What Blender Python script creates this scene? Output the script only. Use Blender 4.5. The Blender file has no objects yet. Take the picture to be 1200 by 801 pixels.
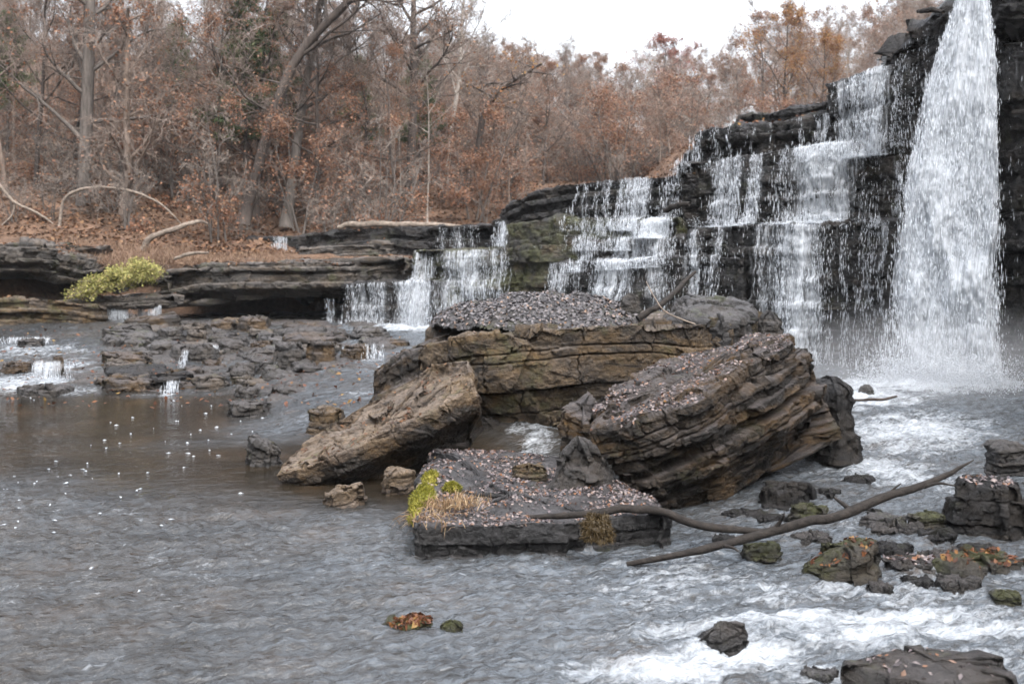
import bpy, math, random
import numpy as np
from mathutils import Vector, Matrix

RND = random.Random(7)
rng = np.random.default_rng(11)
SC = bpy.context.scene
COL = SC.collection
F, HZ, CH = 1250.0, 295.0, 2.4      # focal length in photo pixels, horizon row, eye height (m)


def U(px, py, d):
    """point seen at photo pixel (px, py), d metres in front of the camera"""
    return np.array([d * (px - 600) / F, d, CH - d * (py - HZ) / F])


def dz(py, z):
    return (CH - z) * F / (py - HZ)


def onz(px, py, z):
    return U(px, py, dz(py, z))


def dl(px, s=0.0):
    """distance of the receding cliff line (set back by s metres) along the column px"""
    k = (px - 600) / F
    return (191.96 + 11.48 * s) / (7.6 * k + 8.6)


# ------------------------------------------------------------------ noise
def _h(ix, iy, iz, seed):
    h = (ix * np.uint32(374761393) + iy * np.uint32(668265263) + iz * np.uint32(2147483647 - 58) + np.uint32(seed * 974711 + 13))
    h = (h ^ (h >> np.uint32(13))) * np.uint32(1274126177)
    h = (h ^ (h >> np.uint32(16))) * np.uint32(2246822519)
    h ^= h >> np.uint32(15)
    return h.astype(np.float32) * np.float32(1 / 4294967295.0)


def vnoise(p, seed=0):
    p = np.asarray(p, np.float32)
    f = np.floor(p)
    t = p - f
    t = t * t * t * (t * (t * 6 - 15) + 10)
    i = f.astype(np.int64).astype(np.uint32)
    x0, y0, z0 = i[..., 0], i[..., 1], i[..., 2]
    one = np.uint32(1)
    x1, y1, z1 = x0 + one, y0 + one, z0 + one
    tx, ty, tz = t[..., 0], t[..., 1], t[..., 2]
    def L(a, b, w):
        return a + (b - a) * w
    a = L(L(_h(x0, y0, z0, seed), _h(x1, y0, z0, seed), tx), L(_h(x0, y1, z0, seed), _h(x1, y1, z0, seed), tx), ty)
    b = L(L(_h(x0, y0, z1, seed), _h(x1, y0, z1, seed), tx), L(_h(x0, y1, z1, seed), _h(x1, y1, z1, seed), tx), ty)
    return L(a, b, tz) * 2 - 1


def fbm(p, seed=0, oct=4, gain=0.5, lac=2.03):
    p = np.asarray(p, np.float32)
    s, a = 0.0, 1.0
    for k in range(oct):
        s = s + a * vnoise(p, seed + k * 17)
        p = p * lac + 3.7
        a *= gain
    return s


def facet(p, seed=0):
    """chipped planes: a random tilted plane in every cell of a jittered lattice"""
    p = np.asarray(p, np.float32).reshape(-1, 3)
    p = p + .22 * np.stack([vnoise(p * 1.7, seed + 1), vnoise(p * 1.7 + 9, seed + 2), vnoise(p * 1.7 + 5, seed + 3)], -1)
    i = np.floor(p).astype(np.int32)
    best = np.full(len(p), 1e9, np.float32)
    val = np.zeros(len(p), np.float32)
    for dx in (-1, 0, 1):
        for dy in (-1, 0, 1):
            for dw in (-1, 0, 1):
                c = i + np.array([dx, dy, dw], np.int32)
                cu = c.astype(np.uint32)
                h = cu[:, 0] * np.uint32(374761393) + cu[:, 1] * np.uint32(668265263) + cu[:, 2] * np.uint32(2147483589) + np.uint32(seed * 7919 + 31)
                h = (h ^ (h >> np.uint32(13))) * np.uint32(1274126177)
                h = (h ^ (h >> np.uint32(16))) * np.uint32(2246822519)
                h ^= h >> np.uint32(15)
                f = np.stack([h & np.uint32(1023), (h >> np.uint32(10)) & np.uint32(1023), (h >> np.uint32(20)) & np.uint32(1023)], -1).astype(np.float32) / 1023
                d = p - (c + f)
                q = (d * d).sum(1)
                k = q < best
                g = h * np.uint32(2654435761)
                v = ((g >> np.uint32(3)) & np.uint32(255)).astype(np.float32) / 255 - .5
                e = np.stack([(g >> np.uint32(11)) & np.uint32(127), (g >> np.uint32(18)) & np.uint32(127), (g >> np.uint32(25)) & np.uint32(127)], -1).astype(np.float32) / 63.5 - 1
                nv = v * .9 + (e * d).sum(1) * .8
                best = np.where(k, q, best)
                val = np.where(k, nv, val)
    return val


def n1(u, seed=0, oct=3):
    u = np.asarray(u, np.float32)
    return fbm(np.stack([u, np.full_like(u, 0.37), np.full_like(u, 0.11)], -1), seed, oct)


def n2(x, y, seed=0, oct=4, gain=0.5):
    x, y = np.broadcast_arrays(np.asarray(x, np.float32), np.asarray(y, np.float32))
    return fbm(np.stack([x, y, np.full_like(x, 0.5)], -1), seed, oct, gain)


def sstep(a, b, x):
    t = np.clip((np.asarray(x, float) - a) / (b - a), 0, 1)
    return t * t * (3 - 2 * t)


# ------------------------------------------------------------------ mesh / object helpers
def mesh_np(name, verts, faces, mats=(), smooth=True, mat_idx=None, attrs=None, uv=None):
    """verts (n,3); faces = list of int arrays (m,3) or (m,4)"""
    me = bpy.data.meshes.new(name)
    verts = np.asarray(verts, np.float32)
    if isinstance(faces, np.ndarray):
        faces = [faces]
    faces = [np.asarray(f, np.int32) for f in faces if len(f)]
    me.vertices.add(len(verts))
    me.vertices.foreach_set('co', verts.ravel())
    loops = np.concatenate([f.ravel() for f in faces])
    tot = np.concatenate([np.full(len(f), f.shape[1], np.int32) for f in faces])
    start = np.concatenate([[0], np.cumsum(tot)[:-1]]).astype(np.int32)
    me.loops.add(len(loops))
    me.loops.foreach_set('vertex_index', loops)
    me.polygons.add(len(tot))
    me.polygons.foreach_set('loop_start', start)
    me.polygons.foreach_set('loop_total', tot)
    if smooth:
        me.polygons.foreach_set('use_smooth', np.ones(len(tot), bool))
    if mat_idx is not None:
        me.polygons.foreach_set('material_index', np.asarray(mat_idx, np.int32))
    for m in mats:
        me.materials.append(m)
    if attrs:
        for k, v in attrs.items():
            a = me.attributes.new(k, 'FLOAT', 'POINT')
            a.data.foreach_set('value', np.asarray(v, np.float32))
    if uv is not None:
        l = me.uv_layers.new(name='UVMap')
        l.data.foreach_set('uv', np.asarray(uv, np.float32)[loops].ravel())
    me.update()
    me.validate()
    return me


def link(name, me, parent=None, loc=None):
    o = bpy.data.objects.new(name, me)
    COL.objects.link(o)
    if parent is not None:
        o.parent = parent
    if loc is not None:
        o.location = loc
    return o


def tag(o, label=None, cat=None, group=None, kind=None):
    if label: o['label'] = label
    if cat: o['category'] = cat
    if group: o['group'] = group
    if kind: o['kind'] = kind
    return o


def put(name, V, faces, mats, label=None, cat=None, group=None, kind=None, parent=None, **kw):
    """link a world-space mesh with its origin at the base of the thing"""
    V = np.asarray(V, float).reshape(-1, 3)
    if parent is None:
        c = V.mean(0)
        c[2] = V[:, 2].min()
    else:
        c = np.array(parent.location)
    if mats and mats[0].name in ROCKS: kw.setdefault('smooth', False)
    me = mesh_np(name, V - c, faces, mats, **kw)
    o = link(name, me, parent, None if parent is not None else Vector(c))
    return tag(o, label, cat, group, kind)


def grid_faces(R, C, wrap=False, base=0):
    r = np.arange(R - 1)[:, None]
    c = np.arange(C if wrap else C - 1)[None, :]
    c2 = (c + 1) % C
    a = r * C + c
    b = r * C + c2
    d = (r + 1) * C + c
    e = (r + 1) * C + c2
    return (np.stack([a, d, e, b], -1).reshape(-1, 4) + base).astype(np.int32)


def grid_normals(V, wrap):
    if wrap:
        du = np.roll(V, -1, 1) - np.roll(V, 1, 1)
    else:
        du = np.gradient(V, axis=1)
    dv = np.gradient(V, axis=0)
    n = np.cross(dv, du)
    n /= np.linalg.norm(n, axis=-1, keepdims=True) + 1e-9
    return n


def merge(parts):
    """[(verts, faces-list)] -> one"""
    vs, fs, b = [], [], 0
    for v, f in parts:
        vs.append(np.asarray(v).reshape(-1, 3))
        fs += [x + b for x in (f if isinstance(f, list) else [f])]
        b += len(vs[-1])
    return np.concatenate(vs), fs


# ------------------------------------------------------------------ layered rock generator
def resample(poly, n, dens=None):
    P = np.asarray(poly, float)
    Q = np.roll(P, -1, 0)
    L = np.linalg.norm((Q - P)[:, :2], axis=1)
    w = L * (np.asarray(dens, float) if dens is not None else 1.0)
    cw = np.concatenate([[0], np.cumsum(w)])
    cl = np.concatenate([[0], np.cumsum(L)])
    s = np.linspace(0, cw[-1], n, endpoint=False)
    i = np.clip(np.searchsorted(cw, s, 'right') - 1, 0, len(P) - 1)
    f = ((s - cw[i]) / np.maximum(w[i], 1e-9))[:, None]
    return P[i] * (1 - f) + Q[i] * f, cl[i] + f[:, 0] * L[i], cl[-1]


def slab(poly, thick, seed=0, cols=200, tr=24, sr=40, br=5, strata=(.06, .2), a1=.05, a2=.05, crack=.03,
         joint=(.3, .9), rough=((2.0, .05), (7, .02), (25, .006)), rim=.012, inset=None, dens=None,
         topfn=None, outl=(.6, .06), wob=.04, smooth_poly=1, dome=0.0):
    """A bedded block of rock. poly: outline, counter-clockwise, columns x, y[, z of the rim].
    Returns V (rows, cols, 3), faces, number of top rows."""
    P = np.asarray(poly, float)
    if P.shape[1] == 2:
        P = np.concatenate([P, np.zeros((len(P), 1))], 1)
    area = 0.5 * np.sum(P[:, 0] * np.roll(P[:, 1], -1) - np.roll(P[:, 0], -1) * P[:, 1])
    if area < 0:
        P = P[::-1]
        if dens is not None:
            d = list(dens)[::-1]
            dens = d[1:] + d[:1]
    ring, u, Lt = resample(P, cols, dens)
    for _ in range(smooth_poly):
        ring = (ring * 2 + np.roll(ring, 1, 0) + np.roll(ring, -1, 0)) / 4
    r = np.random.default_rng(seed + 5)
    tang = np.roll(ring, -1, 0) - np.roll(ring, 1, 0)
    nn = np.stack([tang[:, 1], -tang[:, 0]], 1)
    nn /= np.linalg.norm(nn, axis=1, keepdims=True) + 1e-9
    # wobble of the outline
    ph = u / Lt * 2 * np.pi
    q = np.stack([ring[:, 0], ring[:, 1], ring[:, 2] * 0 + seed], 1)
    ring[:, :2] += nn * (outl[1] * fbm(q / outl[0], seed, 3))[:, None]
    # side
    t = np.linspace(0, 1, sr + 1)
    h = (t * thick)[:, None] * np.ones((1, cols))
    hw = h + wob * fbm(np.stack([ring[:, 0] * .8, ring[:, 1] * .8, np.full(cols, seed * .7)], 1), seed + 3, 3)[None, :]
    bs = np.concatenate([[-9], np.cumsum(r.uniform(strata[0], strata[1], int(thick / strata[0]) + 8)) - strata[0] * .5 * r.random()])
    idx = np.clip(np.searchsorted(bs, hw.ravel()).reshape(hw.shape), 1, len(bs) - 1)
    db = np.minimum(np.abs(hw - bs[idx]), np.abs(hw - bs[np.maximum(idx - 1, 0)]))
    nb = len(bs)
    o1 = r.random(nb) ** 1.8
    ck = r.uniform(.1, 1.3, nb + 1)
    jw = r.uniform(joint[0], joint[1], nb)
    js = r.random(nb) * 5
    g = (u[None, :] + .05 * n1(h * 9 + u[None, :] * .0 + seed, seed)) / jw[idx] + js[idx]
    cell = np.floor(g).astype(np.int64)
    fr = g - cell
    dj = np.minimum(fr, 1 - fr) * jw[idx]
    o2 = _h(idx.astype(np.uint32), cell.astype(np.uint32), np.uint32(3), seed)
    ins = a1 * o1[idx] + a2 * o2
    ins = ins + crack * ck[idx] * np.exp(-(db / .009) ** 2) + crack * .9 * np.exp(-(dj / .009) ** 2) * (o2 > .35)
    if inset is not None:
        ins = ins + np.asarray(inset(t, u / Lt) if inset.__code__.co_argcount == 2 else inset(t)).reshape(sr + 1, -1)
    if rim > 0:
        k = np.clip(1 - h / rim, 0, 1)
        ins = ins + rim * (1 - np.sqrt(1 - k * k * .999))
        k = np.clip(1 - (thick - h) / rim, 0, 1)
        ins = ins + rim * (1 - np.sqrt(1 - k * k * .999))
    side = np.empty((sr + 1, cols, 3))
    side[..., :2] = ring[None, :, :2] - nn[None] * ins[..., None]
    side[..., 2] = ring[None, :, 2] - h
    c = ring.mean(0)
    f = np.linspace(0.015, 1, tr + 1)[:-1]
    f = 1 - (1 - f) ** 1.25
    top = c[None, None] + (side[0][None] - c[None, None]) * f[:, None, None]
    if dome:
        top[..., 2] += dome * (1 - (f ** 2)[:, None])
    if topfn is not None:
        fade = sstep(1.0, .9, f)[:, None]
        top[..., 2] += topfn(top[..., 0], top[..., 1]) * (.25 + .75 * fade)
    fb = np.linspace(1, 0.02, br + 1)[1:]
    cb = side[-1].mean(0)
    bot = cb[None, None] + (side[-1][None] - cb[None, None]) * fb[:, None, None]
    V = np.concatenate([top, side, bot], 0)
    plain = np.empty_like(side)
    plain[..., :2] = ring[None, :, :2]
    plain[..., 2] = side[..., 2]
    N = grid_normals(np.concatenate([top, plain, bot], 0), True)
    d = np.zeros(V.shape[:2])
    for k, (fq, amp) in enumerate(rough):
        W_ = V * fq + seed * 1.37
        if k < (3 if fq < 15 else 2):
            d += amp * (.45 * fbm(W_, seed + int(fq * 3), 2) + .75 * facet(W_ * np.array([1.1, 1.1, 1.5]), seed + int(fq * 3)).reshape(d.shape))
        else:
            d += amp * fbm(W_, seed + int(fq * 3), 3)
    V = V + N * d[..., None]
    R = V.shape[0]
    faces = [grid_faces(R, cols, True)]
    cc = np.arange(cols)
    # caps
    Vf = np.concatenate([V.reshape(-1, 3), V[0].mean(0)[None], V[-1].mean(0)[None]])
    k0, k1 = R * cols, R * cols + 1
    faces.append(np.stack([np.full(cols, k0), cc, (cc + 1) % cols], 1))
    b = (R - 1) * cols
    faces.append(np.stack([np.full(cols, k1), b + (cc + 1) % cols, b + cc], 1))
    return V, Vf, faces, tr


def plane_frame(P):
    P = np.asarray(P, float)
    c = P.mean(0)
    _, _, vt = np.linalg.svd(P - c)
    n = vt[2]
    if n[2] < 0: n = -n
    ex = vt[0]
    if ex[0] < 0: ex = -ex
    ey = np.cross(n, ex)
    return c, np.stack([ex, ey, n])


def slab3(P, thick, **kw):
    """slab whose top face passes through the 3-D outline P, bedded parallel to that face"""
    c, M = plane_frame(P)
    L = (np.asarray(P) - c) @ M.T
    V, Vf, f, tr = slab(L, thick, **kw)
    return V @ M + c, Vf @ M + c, f, tr


def top_points(V, tr, n, seed=0, f0=0.0, f1=1.0, minz=.35):
    """random points and normals on the upper rows of a slab, uniform by area"""
    r = np.random.default_rng(seed)
    T = V[int(tr * f0):max(int((tr + 1) * f1), 3)]
    N = grid_normals(T, True)
    A = np.linalg.norm(np.cross(np.gradient(T, axis=0), np.roll(T, -1, 1) - T), axis=-1) * (N[..., 2] > minz)
    p = (A / A.sum()).ravel()
    i = r.choice(len(p), n, p=p)
    P = T.reshape(-1, 3)[i] + (np.gradient(T, axis=0).reshape(-1, 3)[i] * r.uniform(-.5, .5, (n, 1))
                              + (np.roll(T, -1, 1) - T).reshape(-1, 3)[i] * r.uniform(0, 1, (n, 1)))
    return P, N.reshape(-1, 3)[i]


# ------------------------------------------------------------------ leaves, drops, tubes
def leaves_mesh(P, N, size, seed=0, tilt=.35, lift=.006, aspect=.62):
    """folded little leaves lying on points P with normals N"""
    r = np.random.default_rng(seed)
    n = len(P)
    N = N + r.normal(0, tilt, (n, 3))
    N /= np.linalg.norm(N, axis=1, keepdims=True)
    a = r.normal(0, 1, (n, 3))
    X = np.cross(N, a); X /= np.linalg.norm(X, axis=1, keepdims=True)
    Y = np.cross(N, X)
    s = (np.asarray(size) * r.uniform(.55, 1.25, n))[:, None]
    w = aspect * r.uniform(.7, 1.2, n)[:, None]
    cu = r.uniform(-.05, .45, n)[:, None]
    B = P + N * lift
    v = np.stack([B - X * s * .5, B - X * s * .05 + Y * s * w * .5 + N * s * cu * .5, B + X * s * .5 + N * s * cu * .4,
                  B + X * s * .05 - Y * s * w * .5 + N * s * cu * .5], 1)
    k = np.arange(n)[:, None] * 4
    f = np.concatenate([k + np.array([[0, 1, 2]]), k + np.array([[0, 2, 3]])])
    return v.reshape(-1, 3), [f]


def drops_mesh(P, D, length, rad, seed=0):
    """elongated water drops: P centre, D direction"""
    n = len(P)
    r = np.random.default_rng(seed)
    D = D / (np.linalg.norm(D, axis=1, keepdims=True) + 1e-9)
    a = r.normal(0, 1, (n, 3))
    X = np.cross(D, a); X /= np.linalg.norm(X, axis=1, keepdims=True) + 1e-9
    Y = np.cross(D, X)
    L = np.asarray(length)[:, None] * .5
    R = np.asarray(rad)[:, None]
    up = P - D * L
    dn = P + D * L
    m = P + D * L * .25
    v = np.stack([up, m + X * R, m + (-.5 * X + .866 * Y) * R, m + (-.5 * X - .866 * Y) * R, dn], 1)
    k = np.arange(n)[:, None] * 5
    q = np.array([[0, 1, 2], [0, 2, 3], [0, 3, 1], [4, 2, 1], [4, 3, 2], [4, 1, 3]])
    f = (k[:, None, :] + q[None]).reshape(-1, 3)
    return v.reshape(-1, 3), [f]


def tube(pts, rad, k=6, closed=True):
    pts = np.asarray(pts, float)
    rad = np.asarray(rad, float)
    n = len(pts)
    T = np.gradient(pts, axis=0)
    T /= np.linalg.norm(T, axis=1, keepdims=True) + 1e-9
    a = np.array([0.3, 0.2, 0.93]) if abs(T[0, 2]) < .8 else np.array([0.9, 0.4, 0.1])
    X = np.cross(T, a); X /= np.linalg.norm(X, axis=1, keepdims=True) + 1e-9
    Y = np.cross(T, X)
    an = np.arange(k) / k * 2 * np.pi
    V = pts[:, None] + rad[:, None, None] * (X[:, None] * np.cos(an)[None, :, None] + Y[:, None] * np.sin(an)[None, :, None])
    f = [grid_faces(n, k, True)]
    V = V.reshape(-1, 3)
    if closed:
        V = np.concatenate([V, pts[:1], pts[-1:]])
        c = np.arange(k)
        f.append(np.stack([np.full(k, n * k), (c + 1) % k, c], 1))
        b = (n - 1) * k
        f.append(np.stack([np.full(k, n * k + 1), b + c, b + (c + 1) % k], 1))
    return V, f


def spline(P, n):
    """Catmull-Rom through the points"""
    P = np.asarray(P, float)
    Q = np.concatenate([[2 * P[0] - P[1]], P, [2 * P[-1] - P[-2]]])
    s = np.linspace(0, len(P) - 1, n)
    i = np.clip(s.astype(int), 0, len(P) - 2)
    t = (s - i)[:, None]
    a, b, c, d = Q[i], Q[i + 1], Q[i + 2], Q[i + 3]
    return .5 * (2 * b + (c - a) * t + (2 * a - 5 * b + 4 * c - d) * t ** 2 + (3 * b - a - 3 * c + d) * t ** 3)


# ------------------------------------------------------------------ materials
class NT:
    def __init__(self, name):
        self.m = bpy.data.materials.new(name)
        self.m.use_nodes = True
        self.t = self.m.node_tree
        self.t.nodes.clear()
        self.out = self.n('ShaderNodeOutputMaterial')

    def n(self, typ, **kw):
        o = self.t.nodes.new(typ)
        for k, v in kw.items():
            if k in o.inputs.keys() if isinstance(k, str) else False:
                o.inputs[k].default_value = v
            else:
                setattr(o, k, v)
        return o

    def l(self, a, b):
        self.t.links.new(a, b)

    def noise(self, vec, scale, detail=5, rough=.55, dist=0.0):
        o = self.n('ShaderNodeTexNoise')
        o.inputs['Scale'].default_value = scale
        o.inputs['Detail'].default_value = detail
        o.inputs['Roughness'].default_value = rough
        o.inputs['Distortion'].default_value = dist
        self.l(vec, o.inputs['Vector'])
        return o.outputs['Fac']

    def scale(self, vec, s, loc=(0, 0, 0)):
        o = self.n('ShaderNodeMapping')
        o.inputs['Scale'].default_value = s
        o.inputs['Location'].default_value = loc
        self.l(vec, o.inputs['Vector'])
        return o.outputs['Vector']

    def ramp(self, fac, stops, interp='LINEAR'):
        o = self.n('ShaderNodeValToRGB')
        e = o.color_ramp.elements
        o.color_ramp.interpolation = interp
        while len(e) < len(stops): e.new(.5)
        for i, (p, c) in enumerate(stops):
            e[i].position = p
            e[i].color = (c, c, c, 1) if isinstance(c, (int, float)) else (*c, 1)
        self.l(fac, o.inputs['Fac'])
        return o.outputs['Color']

    def mix(self, fac, a, b, mode='MIX'):
        o = self.n('ShaderNodeMix', data_type='RGBA', blend_type=mode)
        for s, v in ((o.inputs[0], fac), (o.inputs[6], a), (o.inputs[7], b)):
            if hasattr(v, 'is_linked'): self.l(v, s)
            elif isinstance(v, (int, float)) : s.default_value = v if s == o.inputs[0] else (v, v, v, 1)
            else: s.default_value = (*v, 1)
        return o.outputs[2]

    def math(self, op, a, b=0.0, clamp=False):
        o = self.n('ShaderNodeMath', operation=op, use_clamp=clamp)
        for s, v in ((o.inputs[0], a), (o.inputs[1], b)):
            if hasattr(v, 'is_linked'): self.l(v, s)
            else: s.default_value = v
        return o.outputs[0]

    def bump(self, height, strength, dist, normal=None):
        o = self.n('ShaderNodeBump')
        o.inputs['Strength'].default_value = strength
        o.inputs['Distance'].default_value = dist
        self.l(height, o.inputs['Height'])
        if normal is not None: self.l(normal, o.inputs['Normal'])
        return o.outputs['Normal']

    def bsdf(self, col, rough=.6, normal=None, **kw):
        o = self.n('ShaderNodeBsdfPrincipled')
        for k, v in (('Base Color', col), ('Roughness', rough)):
            if hasattr(v, 'is_linked'): self.l(v, o.inputs[k])
            elif k == 'Base Color': o.inputs[k].default_value = (*v, 1)
            else: o.inputs[k].default_value = v
        if normal is not None: self.l(normal, o.inputs['Normal'])
        for k, v in kw.items(): o.inputs[k.replace('_', ' ')].default_value = v
        return o

    def done(self, shader):
        self.l(shader, self.out.inputs['Surface'])
        return self.m


def rock_mat(name, dark, mid, light, ochre=(.2, .12, .05), och=.5, moss=.0, mosscol=(.07, .085, .012), top=(.16, .15, .16), topamt=.6,
             rough=(.35, .75), bump=.6, sc=1.0, bed=8.0, spec=.4):
    g_ = {'wet_cliff_rock': .30, 'mossy_cliff_rock': .45, 'dark_layered_rock': .39, 'wet_shelf_rock': .40, 'grey_stone': .42, 'mossy_stone': .48, 'brown_boulder_rock': .45, 'weathered_ledge_rock': .44}.get(name, .56)
    dark, mid, light, ochre, mosscol, top = [tuple(x * g_ for x in c) for c in (dark, mid, light, ochre, mosscol, top)]
    t = NT(name)
    ROCKS.add(name)
    tc = t.n('ShaderNodeTexCoord').outputs['Object']
    geo = t.n('ShaderNodeNewGeometry')
    A = t.noise(tc, 2.3 * sc, 10, .68, .4)
    S = t.noise(t.scale(tc, (1.1, 1.1, bed)), 1.6 * sc, 6, .65)
    D = t.noise(tc, 17 * sc, 8, .7)
    base = t.ramp(A, [(.33, dark), (.52, mid), (.7, light)])
    base = t.mix(.85, base, t.ramp(S, [(.32, .35), (.5, .9), (.68, 1.35)]), 'MULTIPLY')
    base = t.mix(.9, base, t.ramp(D, [(.32, .3), (.52, .95), (.72, 1.8)]), 'MULTIPLY')
    D2 = t.noise(tc, 75 * sc, 5, .7)
    base = t.mix(.8, base, t.ramp(D2, [(.3, .45), (.52, 1.0), (.72, 1.7)]), 'MULTIPLY')
    O = t.noise(t.scale(tc, (1, 1, 2.2), (3, 1, 7)), 1.7 * sc, 6, .6, .6)
    base = t.mix(t.math('MULTIPLY', t.ramp(O, [(.47, 0.0), (.66, 1.0)]), och), base, t.mix(.8, ochre, t.ramp(D, [(.3, .4), (.7, 1.4)]), 'MULTIPLY'))
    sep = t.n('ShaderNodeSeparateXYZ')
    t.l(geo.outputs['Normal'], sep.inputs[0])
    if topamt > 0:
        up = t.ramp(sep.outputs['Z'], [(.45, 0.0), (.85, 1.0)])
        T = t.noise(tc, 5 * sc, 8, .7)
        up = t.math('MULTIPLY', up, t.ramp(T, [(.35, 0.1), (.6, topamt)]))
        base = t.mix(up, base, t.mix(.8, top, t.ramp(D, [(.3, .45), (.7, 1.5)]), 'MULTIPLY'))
    if moss > 0:
        M = t.noise(t.scale(tc, (1, 1, 1), (9, 2, 4)), 1.9 * sc, 9, .72, .3)
        base = t.mix(t.math('MULTIPLY', t.ramp(M, [(.62 - .22 * moss, 0.0), (.74 - .2 * moss, 1.0)]), .85), base,
                     t.mix(.7, mosscol, t.ramp(D, [(.3, .4), (.7, 1.8)]), 'MULTIPLY'))
    B1 = t.noise(t.scale(tc, (1, 1, 2.4)), 9 * sc, 10, .72)
    B2 = t.noise(tc, 70 * sc, 6, .7)
    nrm = t.bump(B1, min(1, bump * 1.3), .07, t.bump(B2, min(1, bump), .016))
    W = t.noise(t.scale(tc, (1, 1, .6), (5, 5, 1)), 2.1, 5, .6)
    ro = t.ramp(W, [(.38, rough[0]), (.6, rough[1])])
    return t.done(t.bsdf(base, ro, nrm, Specular_IOR_Level=spec).outputs[0])


M = {}
ROCKS = set()
M['cliff'] = rock_mat('wet_cliff_rock', (.012, .012, .013), (.038, .036, .036), (.085, .08, .078), (.09, .06, .03), .45, moss=.25,
                      mosscol=(.045, .055, .01), top=(.10, .095, .095), topamt=.5, rough=(.25, .65), bump=1.0, spec=.3)
M['cliff_moss'] = rock_mat('mossy_cliff_rock', (.014, .013, .01), (.04, .036, .028), (.08, .072, .05), (.12, .075, .025), .7, moss=.85,
                           mosscol=(.055, .06, .008), top=(.09, .08, .07), topamt=.4, rough=(.25, .65), bump=.8)
M['ledge'] = rock_mat('weathered_ledge_rock', (.028, .025, .022), (.09, .078, .065), (.19, .165, .14), (.16, .10, .045), .5, moss=.3,
                      mosscol=(.06, .065, .015), top=(.19, .16, .14), topamt=.7, rough=(.45, .85), bump=.8)
M['brown'] = rock_mat('brown_boulder_rock', (.026, .018, .011), (.115, .077, .042), (.23, .165, .10), (.19, .11, .032), .9, moss=.45,
                      mosscol=(.07, .065, .012), top=(.24, .20, .17), topamt=.55, rough=(.5, .85), bump=.9, bed=5)
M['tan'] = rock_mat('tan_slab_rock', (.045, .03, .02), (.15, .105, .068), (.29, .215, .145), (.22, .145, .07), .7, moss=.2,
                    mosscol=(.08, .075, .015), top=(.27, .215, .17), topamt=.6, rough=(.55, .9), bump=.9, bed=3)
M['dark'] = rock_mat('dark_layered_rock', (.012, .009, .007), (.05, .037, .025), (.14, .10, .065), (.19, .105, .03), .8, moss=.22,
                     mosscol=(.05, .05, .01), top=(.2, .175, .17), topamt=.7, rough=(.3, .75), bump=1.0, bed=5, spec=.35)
M['black'] = rock_mat('black_wet_rock', (.008, .008, .009), (.018, .0175, .018), (.04, .038, .037), (.03, .022, .014), .3, moss=.05, top=(.12, .11, .11), topamt=.5, rough=(.2, .5), bump=.6)
M['grey'] = rock_mat('grey_stone', (.03, .03, .03), (.085, .08, .078), (.16, .15, .145), (.12, .085, .045), .4, moss=.25,
                     top=(.17, .16, .16), topamt=.6, rough=(.3, .7), bump=.8)
M['wet'] = rock_mat('wet_shelf_rock', (.022, .02, .018), (.06, .053, .047), (.12, .105, .095), (.11, .075, .04), .4, moss=.12,
                    top=(.13, .115, .11), topamt=.7, rough=(.2, .55), bump=.8, spec=.5)
M['mossrock'] = rock_mat('mossy_stone', (.02, .019, .015), (.06, .053, .042), (.12, .105, .085), (.12, .08, .03), .4, moss=.75,
                         mosscol=(.06, .066, .012), top=(.11, .1, .08), topamt=.4, rough=(.3, .7), bump=.8)


def leaf_mat(name, stops, rough=.6, transl=.25):
    t = NT(name)
    g = t.n('ShaderNodeNewGeometry')
    c = t.ramp(g.outputs['Random Per Island'], stops, 'LINEAR')
    b = t.bsdf(c, rough, Specular_IOR_Level=.25)
    tr = t.n('ShaderNodeBsdfTranslucent')
    t.l(c, tr.inputs['Color'])
    mx = t.n('ShaderNodeMixShader')
    mx.inputs[0].default_value = transl
    t.l(b.outputs[0], mx.inputs[1]); t.l(tr.outputs[0], mx.inputs[2])
    return t.done(mx.outputs[0])


M['litter'] = leaf_mat('fallen_leaves_grey', [(0, (0.0377, 0.0336, 0.0344)), (.3, (0.0894, 0.0754, 0.0787)), (.55, (0.1369, 0.1164, 0.1148)), (.78, (0.2058, 0.1681, 0.1550)), (.9, (0.1369, 0.0787, 0.0508)), (.97, (0.1648, 0.0754, 0.0377)), (1, (0.2271, 0.1927, 0.1714))])
M['litter_brown'] = leaf_mat('fallen_leaves_brown', [(0, (0.0263, 0.0161, 0.0102)), (.35, (0.0688, 0.0365, 0.0221)), (.65, (0.1054, 0.0553, 0.0314)), (.85, (0.1368, 0.0688, 0.0340)), (1, (0.1683, 0.1003, 0.0527))])
M['litter_red'] = leaf_mat('fallen_leaves_red', [(0, (0.031, 0.014, 0.008)), (.5, (0.089, 0.033, 0.016)), (.8, (0.125, 0.053, 0.018)), (1, (0.161, 0.103, 0.031))])
M['russet'] = leaf_mat('russet_leaves', [(0, (0.0802, 0.0406, 0.0236)), (.4, (0.1603, 0.0764, 0.0443)), (.75, (0.2169, 0.1046, 0.0604)), (1, (0.2565, 0.1603, 0.0961))], transl=.35)
M['tan_leaf'] = leaf_mat('tan_pink_leaves', [(0, (0.1207, 0.0678, 0.0481)), (.5, (0.1924, 0.1122, 0.0802)), (1, (0.2650, 0.1763, 0.1207))], transl=.35)
M['red_leaf'] = leaf_mat('red_leaves', [(0, (0.1122, 0.0406, 0.0321)), (.5, (0.1999, 0.0678, 0.0519)), (1, (0.2405, 0.1207, 0.0802))], transl=.35)
M['orange_leaf'] = leaf_mat('orange_leaves', [(0, (0.1367, 0.0566, 0.0236)), (.5, (0.2245, 0.0999, 0.0359)), (1, (0.2725, 0.1679, 0.0566))], transl=.35)
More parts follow.
